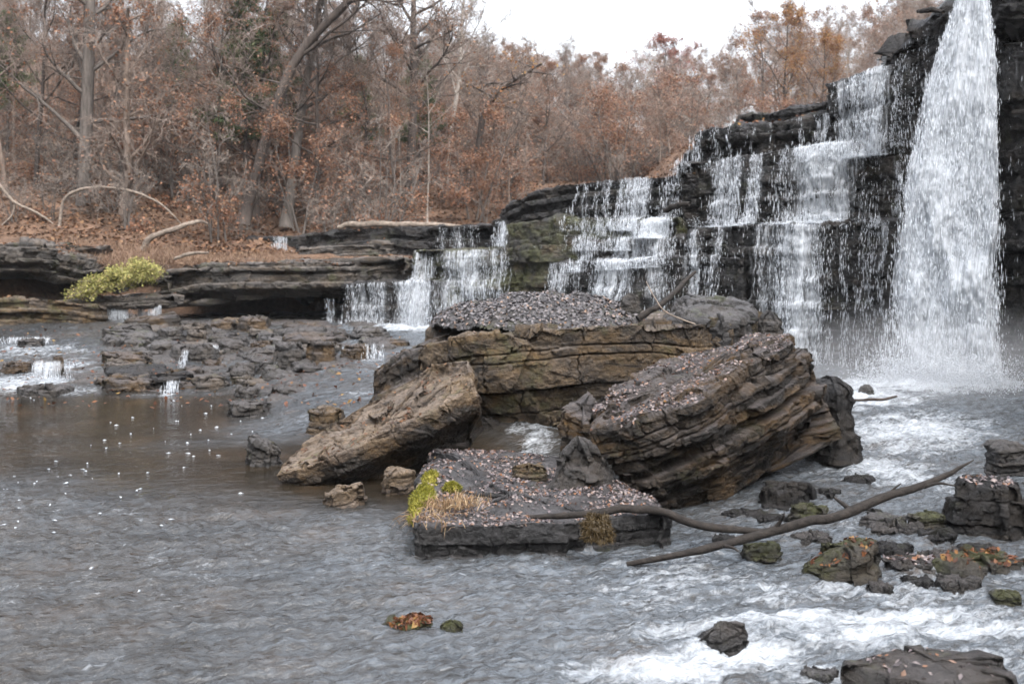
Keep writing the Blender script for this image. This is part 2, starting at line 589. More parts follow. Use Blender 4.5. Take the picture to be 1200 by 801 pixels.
M['needles'] = leaf_mat('pine_needles', [(0, (0.022, 0.035, 0.013)), (.5, (0.044, 0.064, 0.022)), (1, (0.083, 0.099, 0.035))], transl=.2)
M['shrub'] = leaf_mat('yellow_green_leaves', [(0, (.11, .115, .03)), (.5, (.21, .2, .06)), (.85, (.29, .27, .09)), (1, (.32, .24, .1))], transl=.35)
M['straw'] = leaf_mat('dry_grass_blades', [(0, (0.119, 0.072, 0.038)), (.5, (0.212, 0.136, 0.076)), (1, (0.306, 0.230, 0.136))], transl=.3)
M['redgrass'] = leaf_mat('reddish_bank_grass', [(0, (.085, .05, .032)), (.5, (.15, .092, .06)), (1, (.22, .155, .105))], transl=.3)
M['brownmoss'] = leaf_mat('brown_moss_tufts', [(0, (.018, .012, .005)), (.6, (.042, .028, .010)), (1, (.075, .05, .02))], transl=.2)
M['mosshair'] = leaf_mat('moss_tufts', [(0, (.055, .058, .007)), (.5, (.13, .125, .013)), (1, (.22, .195, .035))], transl=.3)


def bark_mat(name, a, b, sc=1.0, st=(6, 6, 1.2)):
    t = NT(name)
    tc = t.n('ShaderNodeTexCoord').outputs['Object']
    v = t.scale(tc, st)
    A = t.noise(v, 2 * sc, 7, .65)
    P = t.noise(tc, 1.1, 4, .6)
    c = t.mix(.6, t.ramp(A, [(.3, a), (.65, b)]), t.ramp(P, [(.35, .6), (.65, 1.25)]), 'MULTIPLY')
    return t.done(t.bsdf(c, .85, t.bump(A, .7, .03), Specular_IOR_Level=.2).outputs[0])


M['bark_grey'] = bark_mat('grey_bark', (0.0406, 0.0348, 0.0302), (0.1102, 0.0957, 0.0841))
M['bark_dark'] = bark_mat('dark_bark', (0.0203, 0.0162, 0.0139), (0.0580, 0.0464, 0.0394))
M['bark_pale'] = bark_mat('pale_bark', (0.1540, 0.1330, 0.1155), (0.3080, 0.2800, 0.2450))
M['bark_tan'] = bark_mat('tan_bark', (0.0696, 0.0522, 0.0406), (0.1508, 0.1160, 0.0928))
M['twig'] = bark_mat('twig_bark', (0.0885, 0.0684, 0.0563), (0.1932, 0.1530, 0.1288))
M['twig_pale'] = bark_mat('pale_twig_bark', (0.1127, 0.0885, 0.0741), (0.2173, 0.1811, 0.1530))
M['driftwood'] = bark_mat('wet_driftwood', (.006, .005, .0045), (.024, .020, .017), 3.0, (3, 3, 3))
M['deadwood'] = bark_mat('weathered_dead_wood', (0.0490, 0.0385, 0.0315), (0.1750, 0.1435, 0.1155), 3.0, (1.7500, 1.7500, 2.4500))


# falling and foaming water
def curtain_mat(name, fine=34.0):
    t = NT(name)
    uv = t.n('ShaderNodeUVMap').outputs[0]
    cov = t.n('ShaderNodeAttribute', attribute_name='cov').outputs['Fac']
    a = t.noise(t.scale(uv, (4.2, .55, 1)), 1.0, 3, .6, .7)
    b = t.noise(t.scale(uv, (15, .75, 1), (3, 7, 0)), 1.0, 4, .6, .8)
    b2 = t.noise(t.scale(uv, (fine, 1.2, 1), (5, 1, 0)), 1.0, 4, .65, .6)
    c = t.noise(t.scale(uv, (66, 9, 1), (1, 2, 0)), 1.0, 4, .7)
    s = t.math('ADD', t.math('MULTIPLY', a, 1.1), t.math('ADD', t.math('MULTIPLY', b, 1.4), t.math('ADD', t.math('MULTIPLY', b2, .95), t.math('MULTIPLY', c, .30))))   # mean 1.75
    s = t.math('ADD', s, t.math('SUBTRACT', t.math('MULTIPLY', cov, 1.15), 2.50))
    al = t.ramp(s, [(.0, 0.0), (.14, .16), (.42, .55), (.85, .96)])
    bs = t.bsdf((.60, .635, .67), .3, t.bump(t.math('ADD', b, t.math('ADD', b2, c)), .8, .05), Specular_IOR_Level=.5)
    tl = t.n('ShaderNodeBsdfTranslucent'); tl.inputs['Color'].default_value = (.52, .56, .60, 1)
    m1 = t.n('ShaderNodeMixShader'); m1.inputs[0].default_value = .3
    t.l(bs.outputs[0], m1.inputs[1]); t.l(tl.outputs[0], m1.inputs[2])
    tr = t.n('ShaderNodeBsdfTransparent')
    mx = t.n('ShaderNodeMixShader')
    t.l(al, mx.inputs[0]); t.l(tr.outputs[0], mx.inputs[1]); t.l(m1.outputs[0], mx.inputs[2])
    return t.done(mx.outputs[0])


M['curtain'] = curtain_mat('falling_water_sheet')
t = NT('water_drops')
b_ = t.bsdf((.62, .655, .69), .25, Specular_IOR_Level=.5)
tl_ = t.n('ShaderNodeBsdfTranslucent'); tl_.inputs['Color'].default_value = (.57, .60, .64, 1)
mx_ = t.n('ShaderNodeMixShader'); mx_.inputs[0].default_value = .5
t.l(b_.outputs[0], mx_.inputs[1]); t.l(tl_.outputs[0], mx_.inputs[2])
M['drops'] = t.done(mx_.outputs[0])

t = NT('stream_water')
tc_ = t.n('ShaderNodeTexCoord').outputs['Object']
foam = t.n('ShaderNodeAttribute', attribute_name='foam').outputs['Fac']
chop = t.n('ShaderNodeAttribute', attribute_name='chop').outputs['Fac']
rot = t.n('ShaderNodeMapping'); rot.inputs['Rotation'].default_value = (0, 0, math.radians(-22))
t.l(tc_, rot.inputs['Vector'])
fl = rot.outputs['Vector']
bed = t.noise(tc_, .9, 6, .65)
wcol = t.ramp(bed, [(.35, (.007, .006, .0045)), (.55, (.014, .0105, .0065)), (.72, (.028, .018, .010))])
air_sheen = t.n('ShaderNodeAttribute', attribute_name='air').outputs['Fac']
r1 = t.noise(t.scale(fl, (3.2, 8, 1)), 1.0, 4, .55, .3)
r2 = t.noise(t.scale(fl, (11, 22, 1)), 1.0, 4, .6, .4)
r3 = t.noise(t.scale(fl, (40, 60, 1)), 1.0, 3, .6)
am = t.math('MULTIPLY', air_sheen, t.ramp(t.math('ADD', t.math('MULTIPLY', r2, .6), t.math('MULTIPLY', t.noise(t.scale(fl, (2.2, 12, 3), (4, 2, 0)), 1.0, 5, .7, .6), .5)), [(.42, .12), (.56, .55), (.7, 1.0)]))
wcol = t.mix(am, wcol, (.074, .086, .098))  # grey-blue of aerated water, with sky reflection painted into the colour
hgt = t.math('ADD', t.math('MULTIPLY', r1, .55), t.math('ADD', t.math('MULTIPLY', r2, .35), t.math('MULTIPLY', r3, .08)))
bp = t.n('ShaderNodeBump'); bp.inputs['Distance'].default_value = .10
t.l(t.math('ADD', t.math('MULTIPLY', chop, .8), .12), bp.inputs['Strength'])
t.l(hgt, bp.inputs['Height'])
wat = t.bsdf(wcol, .05, bp.outputs[0], IOR=1.333, Specular_IOR_Level=.5)
f1 = t.noise(t.scale(fl, (2.6, 6.5, 2)), 1.0, 6, .72, 1.0)
f2 = t.noise(t.scale(fl, (14, 24, 8)), 1.0, 5, .7, .8)
fs = t.math('ADD', t.math('MULTIPLY', f1, 1.15), t.math('MULTIPLY', f2, .85))
fs = t.math('ADD', fs, t.math('SUBTRACT', t.math('MULTIPLY', foam, 1.0), 1.52))
fm = t.ramp(fs, [(.0, 0.0), (.12, .22), (.5, .85)])
fo = t.bsdf((.45, .485, .515), .45, t.bump(t.math('ADD', f1, f2), .9, .06), Specular_IOR_Level=.4)
mx_ = t.n('ShaderNodeMixShader')
t.l(fm, mx_.inputs[0]); t.l(wat.outputs[0], mx_.inputs[1]); t.l(fo.outputs[0], mx_.inputs[2])
M['water'] = t.done(mx_.outputs[0])

t = NT('leafy_ground')
tc_ = t.n('ShaderNodeTexCoord').outputs['Object']
a_ = t.noise(tc_, .7, 8, .7); b_ = t.noise(tc_, 9, 6, .7)
c_ = t.mix(.8, t.ramp(a_, [(.35, (0.0400, 0.0280, 0.0200)), (.52, (0.1040, 0.0640, 0.0416)), (.7, (0.1600, 0.1000, 0.0680))]), t.ramp(b_, [(.3, .4), (.7, 1.4)]), 'MULTIPLY')
M['ground'] = t.done(t.bsdf(c_, .9, t.bump(b_, .9, .12), Specular_IOR_Level=.15).outputs[0])


# ================================================================== SETTING: terrain, water, sky
def cliff_s(x, y):
    """distance behind the base line of the falls"""
    return (x - 6.7) * .662 + (y - 16.4) * .749


def ground_z(x, y):
    x = np.asarray(x, float); y = np.asarray(y, float)
    z = -.7 + 3.0 * sstep(27.5, 30.2, y + 0 * x)
    # left bank beside the pool
    z = np.maximum(z, -.7 + 3.2 * sstep(-12.2, -14.5, x + .0 * y) * sstep(10, 14, y) * 0 + 0)
    left = sstep(-10.0, -13.0, x) * sstep(24.3, 26.5, y)
    z = np.maximum(z, -.7 + 3.2 * left)
    # plateau behind the falls
    s = cliff_s(x, y)
    lim = sstep(.2, 2.2, x)
    zr = -.7 + ((3.0 + 1.6 * sstep(3.2, 5.2, x)) * sstep(3.2, 4.6, s) + 1.9 * sstep(4.5, 8.0, x) * sstep(3.0, 4.5, s) + .05 * np.clip(s - 5, 0, 25)) * lim
    z = np.maximum(z, zr)
    # wooded hillside
    hill = .20 * np.clip(y - 33 + .12 * np.clip(-x, 0, 40), 0, 400) * (1 - .35 * sstep(-4, 14, x)) + .10 * np.clip(-x - 9, 0, 60) * sstep(27, 36, y)
    hill = np.minimum(hill, 26 + .02 * hill)
    z = np.maximum(z, np.where(y > 27.5, 2.3 + hill - 3.0 * (1 - sstep(27.5, 30.2, y)), z))
    z = np.where(y < -5, z + 13 * sstep(-5, -26, y), z)      # unseen bank added behind the viewer to block low sky light
    return z


def gz(x, y):
    return float(ground_z(np.array([x]), np.array([y]))[0])


def axis(stops):
    out = []
    for (a, b, st) in stops:
        out.append(np.arange(a, b, st))
    return np.concatenate(out)


gx = axis([(-400, -60, 20), (-60, -24, 2.0), (-24, 26, .4), (26, 60, 2.0), (60, 401, 20)])
gy = axis([(-60, 3, 4), (3, 24, 1.0), (24, 46, .25), (46, 130, 1.5), (130, 600, 20)])
X, Y = np.meshgrid(gx, gy)
Z = ground_z(X, Y)
w_ = sstep(24, 28, Y)
Z = Z + w_ * (.35 * n2(X * .25, Y * .25, 3, 3) + .16 * n2(X * 1.1, Y * 1.1, 5, 4))
V = np.stack([X, Y, Z], -1)
o = link('ground', mesh_np('ground', V.reshape(-1, 3), grid_faces(*X.shape)[:, ::-1], [M['ground']]))
tag(o, 'brown wooded hillside covered in fallen leaves behind the stream', kind='structure')


def blob(x, y, cx, cy, rx, ry, ang=0.0):
    c, s = math.cos(ang), math.sin(ang)
    dx, dy = x - cx, y - cy
    a = (dx * c + dy * s) / rx
    b = (-dx * s + dy * c) / ry
    return np.exp(-(a * a + b * b))


def shelf_y0(x):
    return 18.0 - 4.8 * sstep(-4.6, -2.6, x)


def water_z(x, y):
    y0 = shelf_y0(x)
    left = .72 * np.clip((y - y0) / (24 - y0), 0, 1.05)
    cen = .56 * sstep(10.9, 12.9, y)
    right = .10 * sstep(8.6, 10.2, y) + .40 * sstep(10.4, 14.6, y)
    w1 = sstep(-1.3, -.7, x)
    w2 = sstep(1.4, 2.6, x)
    return left * (1 - w1) + w1 * (cen * (1 - w2) + right * w2)


FOAM = []          # (px, py, z, rx, ry, angle, strength)
for a in [(1085, 450, .48, 2.6, 1.3, .3, 1.0), (1000, 470, .42, 1.6, 1.2, .4, .85), (1070, 500, .35, 1.6, 1.2, .6, .8), (1045, 545, .2, .9, 1.3, .8, .75),
          (985, 610, .07, .7, .6, .4, .5), (1110, 590, .1, .6, .5, 0, .35),
          (630, 510, .33, .36, 1.0, 0, .66), (615, 530, .12, .5, .45, 0, .6),
          (770, 782, 0, .75, .4, .3, .98), (850, 765, 0, .65, .36, .2, 1.0), (905, 727, 0, 1.0, .34, .2, .86), (1060, 722, 0, 1.2, .28, .15, .86), (1150, 738, 0, 1.1, .3, 0, .9), (1020, 745, 0, .9, .3, .1, .8), (800, 735, 0, .8, .3, .3, .66),
          (960, 790, 0, .45, .3, 0, .75), (690, 790, 0, .5, .25, .2, .4), (1000, 690, 0, .9, .3, 0, .45), (800, 690, 0, 1.6, .4, .2, .3), (830, 640, .03, .8, .4, 0, .4),
          (500, 384, .7, 2.3, .9, 0, .95), (440, 398, .66, 1.2, 1.0, 0, .4), (455, 420, .55, .9, .9, .6, .55), (425, 445, .42, .9, .8, .6, .5),
          (380, 480, .2, 1.3, 1.0, .7, .40), (300, 515, 0.02, 1.8, .5, .3, .32), (170, 378, .7, 1.4, .7, 0, .7),
          (30, 400, .6, 2.4, 1.4, 0, .62), (60, 420, .4, 1.8, 1.3, .3, .68), (20, 442, .2, 2.0, 1.0, .2, .74), (300, 405, .6, 1.5, .9, 0, .45), (400, 400, .62, 1.6, .9, 0, .5), (85, 455, .08, .7, .6, .3, .7), (170, 460, .05, .6, .4, 0, .5), (300, 430, .35, 1.6, 1.2, .2, .42), (230, 450, .15, 1.0, .8, .2, .45), (330, 450, .25, 1.2, .8, .2, .5),
          (250, 470, 0, 1.3, .3, 0, .16), (330, 580, 0, 1.6, .3, .3, .14), (430, 640, 0, 2.0, 1.0, .2, .26), (560, 690, 0, 2.4, .8, .2, .28), (300, 690, 0, 2.4, .7, .2, .22)]:
    p = onz(a[0], a[1], a[2])
    FOAM.append((p[0], p[1]) + a[3:])

wx = axis([(-17, -8, .07), (-8, -1.2, .034), (-1.2, 5.0, .022), (5.0, 12.01, .045)])
wy = axis([(3.0, 5.0, .1), (5.0, 9.5, .022), (9.5, 15, .034), (15, 28.01, .06)])
X, Y = np.meshgrid(wx, wy)
Z = water_z(X, Y)
foam = np.zeros_like(X)
for (cx, cy, rx, ry, an, st) in FOAM:
    foam = np.maximum(foam, st * blob(X, Y, cx, cy, rx, ry, an))
# liveliness of the surface: calm brown pool to the left, choppy in front and under the falls
front = sstep(10.3, 8.6, Y + .30 * X + .6 * n2(X * .6, Y * .6, 8, 2))
chop = .10 + .85 * front
foam = np.maximum(foam, (.34 + .16 * n2(X * .8, Y * 1.6, 12, 3) + .16 * sstep(-.6, 2.4, X)) * front)  # front baseline: pale sky reflections of the ripples painted as thin foam
chop = np.maximum(chop, sstep(.6, 1.8, X) * .9)
chop = np.maximum(chop, .85 * sstep(18.0, 18.6, Y) * (X < -3) + .75 * sstep(13.0, 14.5, Y) * sstep(-4.4, -3.0, X))
chop = np.clip(np.maximum(chop, foam), 0, 1)
air_sheen = np.clip(.85 * front * (.24 + .76 * sstep(-3.0, .9, X)) + .75 * sstep(.6, 1.8, X) + .6 * sstep(13.0, 14.5, Y) * sstep(-4.6, -3.2, X) + .35 * sstep(18.2, 19, Y) + .5 * foam, 0, 1)  # amount of aeration and painted sky reflection
ca, sa = math.cos(math.radians(22)), math.sin(math.radians(22))
fx, fy = X * ca - Y * sa * -1, -X * sa * 1 + Y * ca
wav = .030 * n2(fx * 2.2, fy * 4.6, 21, 3, .55) + .019 * n2(fx * 6, fy * 10, 22, 3, .6) + .011 * n2(fx * 15, fy * 19, 24, 2, .6)
wav2 = .085 * n2(fx * 1.7, fy * 4.0, 25, 4, .6)
Z = Z + wav * chop + wav2 * np.clip(foam - .25, 0, 1) + .03 * np.abs(n2(X * 9, Y * 12, 31, 3)) * np.clip(foam - .3, 0, 1)
V = np.stack([X, Y, Z], -1)
o = link('stream_water', mesh_np('stream_water', V.reshape(-1, 3), grid_faces(*X.shape)[:, ::-1], [M['water']],
                                attrs={'foam': foam.ravel(), 'chop': chop.ravel(), 'air': air_sheen.ravel()}))
tag(o, 'dark brown rippling stream with white foam below the falls', kind='structure')

# ------------------------------------------------------------------ cliff of the falls: each bed of rock is a block of the terrain
def tier(name, lip, zb, back, mat, seed, cols=420, label=None, backdir=(.55, .83), **kw):
    """lip: [(px, y, set-back or None, distance or None)] left to right"""
    P = []
    for q in lip:
        d = q[2] if len(q) == 3 and q[2] > 8 else dl(q[0], q[2])
        P.append(U(q[0], q[1], d))
    P = np.array(P)
    B = P[::-1].copy()
    B[:, 0] += backdir[0] * back; B[:, 1] += backdir[1] * back
    poly = np.concatenate([P, B])
    n = len(P)
    dens = [1.0] * (n - 1) + [.8] + [.15] * (n - 1) + [.8]
    zt = P[:, 2].mean()
    args = dict(seed=seed, cols=cols, dens=dens, tr=10, br=4, strata=(.10, .42), a1=.14, a2=.12, crack=.05, joint=(.35, 1.6),
                rough=((.9, .10), (2.6, .055), (8, .024), (24, .008)), rim=.02, outl=(1.1, .24), wob=.06)
    args.update(kw)
    h = zt - zb
    args.setdefault('sr', int(np.clip(h / .022, 24, 190)))
    V, Vf, f, tr = slab(poly, h, **args)
    BVH_PARTS.append((Vf, f))
    o = put(name, Vf, f, [M[mat]], label, kind='structure')
    return V, tr


TIERS = {}
BVH_PARTS = []
TIERS['t0'] = tier('cliff_bed', [(634, 311, 0), (690, 304, 0), (745, 306, -.05), (790, 300, 0), (870, 302, .1)], -.3, 3.0, 'cliff', 3)
TIERS['t0b'] = tier('cliff_bed', [(672, 285, .55), (730, 281, .5), (800, 277, .5), (870, 276, .5)], -.2, 3.0, 'cliff', 4)
TIERS['ta'] = tier('cliff_bed', [(797, 273, .25), (835, 266, .3), (900, 263, .3), (960, 262, .3), (1040, 258, .25), (1120, 254, .2), (1220, 250, .1)], -.4, 3.5, 'cliff', 5, cols=640)
TIERS['tl'] = tier('cliff_bed', [(476, 294, 24.6), (530, 294, 24.2), (588, 291, 23.4), (618, 287, 22.9), (648, 287, 22.6), (700, 286, 22.2)], -.2, 3.5, 'cliff_moss', 6, cols=520)
TIERS['tll'] = tier('cliff_bed', [(400, 332, 24.7), (436, 330, 24.5), (468, 329, 24.2), (512, 329, 23.9)], -.2, 2.5, 'cliff', 7, cols=220)
TIERS['t1b'] = tier('cliff_bed', [(588, 263, .9), (640, 256, .85), (700, 256, .85), (760, 258, .85), (800, 257, .85)], 2.2, 3.0, 'cliff_moss', 8, cols=420)
TIERS['t1'] = tier('cliff_bed', [(572, 249, 1.5), (585, 238, 1.25), (604, 228, 1.2), (640, 217, 1.2), (700, 210, 1.2), (760, 207, 1.2), (815, 204, 1.2)], 2.3, 3.2, 'cliff', 9, cols=480,
                   a1=.30, a2=.14, strata=(.06, .17), rough=((1.3, .05), (3.2, .035), (9, .02), (24, .008)))
TIERS['tb'] = tier('cliff_bed', [(787, 193, 1.15), (822, 190, 1.15), (880, 181, 1.2), (970, 168, 1.2), (1060, 159, 1.15), (1120, 155, 1.0), (1220, 150, .8)], 2.5, 3.5, 'cliff', 10, cols=620)
TIERS['tc0'] = tier('cliff_bed', [(782, 182, 1.9), (800, 172, 1.7), (850, 166, 1.7), (990, 148, 1.9)], 3.9, 3.0, 'cliff', 12, cols=360)
TIERS['tc'] = tier('cliff_bed', [(800, 158, 1.75), (818, 151, 1.5), (850, 147, 1.5), (920, 138, 1.5), (985, 129, 1.8)], 4.32, 3.0, 'cliff', 11, cols=420,
                   inset=lambda t: .1 + .42 * sstep(.45, 1, t), strata=(.09, .3))
TIERS['tc2'] = tier('cliff_bed', [(842, 138, 2.1), (870, 131, 1.95), (920, 125, 1.95), (990, 117, 2.1)], 4.9, 2.6, 'cliff', 13, cols=380, a1=.2, strata=(.07, .16))
TIERS['td'] = tier('cliff_bed', [(973, 98, 1.75), (1000, 88, 1.6), (1040, 77, 1.5), (1080, 68, 1.4), (1140, 56, 1.2)], 4.1, 3.0, 'cliff', 14, cols=320)
TIERS['te'] = tier('cliff_bed', [(1046, 55, 1.5), (1056, 38, 1.3), (1080, 25, 1.1), (1104, 6, .95), (1125, 2, .9), (1150, 0, .85), (1180, -18, .7), (1280, -60, .5)], 5.2, 4.0, 'cliff', 15, cols=420,
                   rough=((.8, .28), (2.6, .09), (8, .03), (24, .01)), a1=.22)
TIERS['tf'] = tier('cliff_bed', [(1090, 70, .9), (1130, 60, .7), (1165, 50, .45), (1200, 45, .25), (1290, 20, -.3)], -.4, 3.5, 'cliff', 16, cols=420,
                   inset=lambda t: .35 * sstep(.1, .9, t), a1=.2)
TIERS['tg'] = tier('cliff_bed', [(1148, -40, .55), (1168, -55, .3), (1230, -60, 0), (1330, -80, -.5)], 5.65, 3.5, 'cliff', 17, cols=300,
                   rough=((1.0, .22), (3, .08), (8, .03), (24, .01)), a1=.25)

# the gorge wall runs on towards the viewer, outside the right edge
P_ = np.array([(8.6, 14.6, 7.2), (9.2, 11.5, 7.4), (9.0, 7.0, 7.0), (9.6, 2.0, 7.2), (10.2, -4.0, 6.6), (14, -4, 6.8), (14.5, 14, 7.6)])
V, Vf, f, tr = slab(P_, 7.6, seed=19, cols=420, tr=8, sr=110, br=3, strata=(.14, .5), a1=.3, a2=.2, crack=.05, joint=(.5, 2.2), rough=((.8, .16), (2.4, .07), (8, .025)), dens=[1, 1, 1, 1, .2, .1, .2], outl=(1.5, .35))
put('cliff_bed', Vf, f, [M['cliff']], 'dark gorge wall continuing on the right', kind='structure')

# ------------------------------------------------------------------ left: cave ledge, far ledges, rock shelf
TIERS['roof'] = tier('cave_ledge', [(176, 318, 25.4), (215, 309, 25.2), (330, 307, 24.9), (420, 306, 24.7), (500, 303, 24.6)], 1.32, 4.2, 'ledge', 21, cols=760, backdir=(-.1, 1),
                     strata=(.07, .22), a1=.34, a2=.10, crack=.06, joint=(.6, 2.4), inset=lambda t: .10 + .25 * sstep(.7, 1, t), outl=(1.1, .22))
TIERS['low'] = tier('cave_ledge', [(60, 353, 25.8), (100, 351, 25.4), (150, 349, 25.2), (215, 347, 25.2)], 1.08, 2.4, 'ledge', 22, cols=360, backdir=(-.1, 1), strata=(.06, .12), a1=.2, outl=(1.0, .2))
TIERS['cave'] = tier('cave_wall', [(60, 330, 29.2), (300, 330, 29.0), (470, 330, 28.2)], -.2, 1.0, 'cliff', 23, cols=240, backdir=(0, 1), a1=.3)
TIERS['lu'] = tier('bank_ledge', [(-90, 292, 24.2), (0, 285, 24.4), (40, 284, 24.5), (72, 287, 24.8), (100, 300, 26.5)], 1.86, 4.0, 'ledge', 24, cols=420, backdir=(-.25, 1),
                   strata=(.06, .2), a1=.35, a2=.16, joint=(.3, 1.1), outl=(.8, .3), rough=((.9, .16), (2.6, .08), (8, .03), (24, .01)))
TIERS['lb'] = tier('bank_ledge', [(-90, 352, 24.0), (0, 350, 24.2), (60, 352, 24.4), (130, 360, 25.0)], .55, 4.0, 'brown', 25, cols=420, backdir=(-.3, 1), strata=(.08, .2), a1=.2, outl=(1.2, .25))
TIERS['lm'] = tier('far_ledge', [(338, 276, 31.6), (385, 270, 31.2), (460, 266, 31), (540, 265, 30.6), (600, 264, 30)], 2.1, 3.0, 'cliff', 26, cols=420, backdir=(.0, 1), strata=(.1, .3), a1=.4)
TIERS['lm2'] = tier('far_ledge', [(345, 292, 30.2), (400, 288, 30.0), (458, 285, 29.9)], 2.2, 2.0, 'ledge', 27, cols=200, backdir=(0, 1), strata=(.06, .14), a1=.25)
TIERS['ls'] = tier('far_ledge', [(282, 279, 33.5), (340, 277, 33.0), (400, 275, 32.5)], 2.2, 2.0, 'cliff', 28, cols=200, backdir=(0, 1), strata=(.08, .2), a1=.3)

# rock shelf under the stepped cascade, running up to the cave
sx = axis([(-17, -3.0, .04), (-3.0, .2, .05)])
sy = axis([(11.5, 17.4, .06), (17.4, 24.6, .03), (24.6, 30, .2)])
X, Y = np.meshgrid(sx, sy)
y0 = shelf_y0(X)
wz = .72 * np.clip((Y - y0) / (24 - y0), -.4, 1.05)
base = wz + .10 * n2(X * .45, Y * 1.1, 41, 3)
st = .085
q = base / st + .35 * n2(X * 1.2, Y * 1.2, 43, 3)
Zs = (np.floor(q) + sstep(.72, 1.0, q - np.floor(q))) * st
rise = .085 * sstep(-8.6, -7.6, X) * sstep(-2.4, -3.6, X) - .055
Zs = Zs + rise + .028 * n2(X * 3, Y * 5, 44, 4) - .5 * sstep(.25, -.3, Y - y0)
o = link('rock_shelf', mesh_np('rock_shelf', np.stack([X, Y, Zs], -1).reshape(-1, 3), grid_faces(*X.shape)[:, ::-1], [M['wet']]))
tag(o, 'low wet rock shelf stepping down from the cave to the pool', kind='structure')
SHELF = (sx, sy, Zs)


def shelf_z(x, y):
    i = int(np.clip(np.searchsorted(sy, y), 0, len(sy) - 1)); j = int(np.clip(np.searchsorted(sx, x), 0, len(sx) - 1))
    return Zs[i, j]

# ================================================================== BOULDERS AND STONES
BOULD = {}


def litter(name, key, n, size, seed, label, mat='litter', f0=0, f1=1.0, minz=.35, sel=None, tilt=.4, lift=.008, clump=.35):
    r_l = np.random.default_rng(seed + 40)
    V, tr = BOULD[key] if key in BOULD else TIERS[key]
    P, N = top_points(V, tr, n, seed, f0, f1, minz)
    if clump != 0 and n >= 400:
        k = fbm(P * 2.6 + seed, seed, 3) + r_l.normal(0, .22, len(P)) > clump - .35
        P, N = P[k], N[k]
    if sel is not None:
        k = sel(P); P, N = P[k], N[k]
    v, f = leaves_mesh(P, N, size, seed, tilt, lift)
    return put(name, v, f, [M[mat]], label, kind='stuff', smooth=False)


# long slab at the back
P = [U(487, 408, 12.6), U(520, 396, 12.1), U(560, 391, 12.0), U(640, 386, 12.0), U(720, 381, 12.0), U(800, 379, 12.1), U(868, 380, 12.4),
     U(905, 372, 14.5), U(700, 366, 15.3), U(540, 370, 15.2), U(505, 386, 13.8)]
V, Vf, f, tr = slab(np.array(P), 1.42, seed=51, cols=900, tr=40, sr=120, dens=[1] * 6 + [.6, .12, .12, .12, .6],
                    strata=(.10, .34), a1=.10, a2=.07, crack=.05, joint=(.5, 2.2), rim=.015, rough=((1.2, .09), (3.5, .04), (9, .018), (28, .006)),
                    inset=lambda t, u: (.30 * sstep(.35, 1, t)[:, None] + (.10 * np.sin(u * 31)[None] * t[:, None])), outl=(.9, .12))
back_slab = put('boulder', Vf, f, [M['brown']], 'long thick brown rock slab carrying a grey gravel mound, behind the other boulders', 'boulder')
BOULD['back'] = (V, tr)

# gravel mound lying on it
c0 = U(632, 380, 13.6)
mx = axis([(-1.75, 1.75, .018)]); my = axis([(-1.5, 1.35, .022)])
X, Y = np.meshgrid(mx, my)
pr = np.clip(1 - (np.abs(X) / 1.38) ** 2.0 - (np.abs(Y) / 1.35) ** 2.2, -.2, 1)
Z = .32 * np.sign(pr) * np.abs(pr) ** .75 * (1 + .25 * n2(X * 1.4, Y * 1.4, 71, 3)) + .06 * n2(X * 3, Y * 3, 73, 3)
Z = Z + .035 * np.abs(n2(X * 11, Y * 11, 72, 3)) - .06
V = np.stack([X + c0[0], Y + c0[1], Z + 1.56], -1)
gf_ = grid_faces(*X.shape)[:, ::-1]
gf_ = gf_[(pr.ravel()[gf_] > -.04).all(1)]
gm = put('gravel_mound', V, gf_, [M['grey']], 'grey mound of gravel and wet leaves on the long brown slab', 'gravel mound')
N = np.stack([-np.gradient(Z, axis=1) / .018, -np.gradient(Z, axis=0) / .022, np.ones_like(Z)], -1)
k = rng.choice(X.size, 9000, p=(pr.ravel() > 0) / (pr > 0).sum())
v, f = leaves_mesh(V.reshape(-1, 3)[k], (N / np.linalg.norm(N, axis=-1, keepdims=True)).reshape(-1, 3)[k], .048, 5, .6, .012, .8)
M['chips'] = leaf_mat('grey_stone_chips', [(0, (.025, .024, .026)), (.5, (.062, .058, .061)), (.88, (.105, .096, .097)), (.97, (.13, .08, .05)), (1, (.18, .15, .14))], transl=0)
put('gravel', v, f, [M['chips']], 'grey chips and leaves covering the gravel mound', kind='stuff', smooth=False)

# dark cracked rock sitting on the right end of the long slab
P = [U(768, 376, 12.9), U(790, 370, 12.5), U(850, 377, 12.3), U(880, 372, 12.6), U(886, 360, 13.4), U(845, 346, 13.9), U(800, 342, 13.9), U(775, 358, 13.4)]
V, Vf, f, tr = slab3(np.array(P), .42, seed=53, cols=300, tr=30, sr=36, strata=(.1, .25), a1=.07, a2=.08, joint=(.2, .6), rim=.05,
                     rough=((2.2, .06), (6, .025), (18, .008)), topfn=lambda x, y: .05 * np.floor(2.2 * n2(x * 1.6, y * 1.6, 3, 2)), dome=.06)
put('boulder', Vf, f, [M['grey']], 'grey cracked rock sitting on the right end of the long brown slab', 'boulder')
BOULD['crack'] = (V, tr)

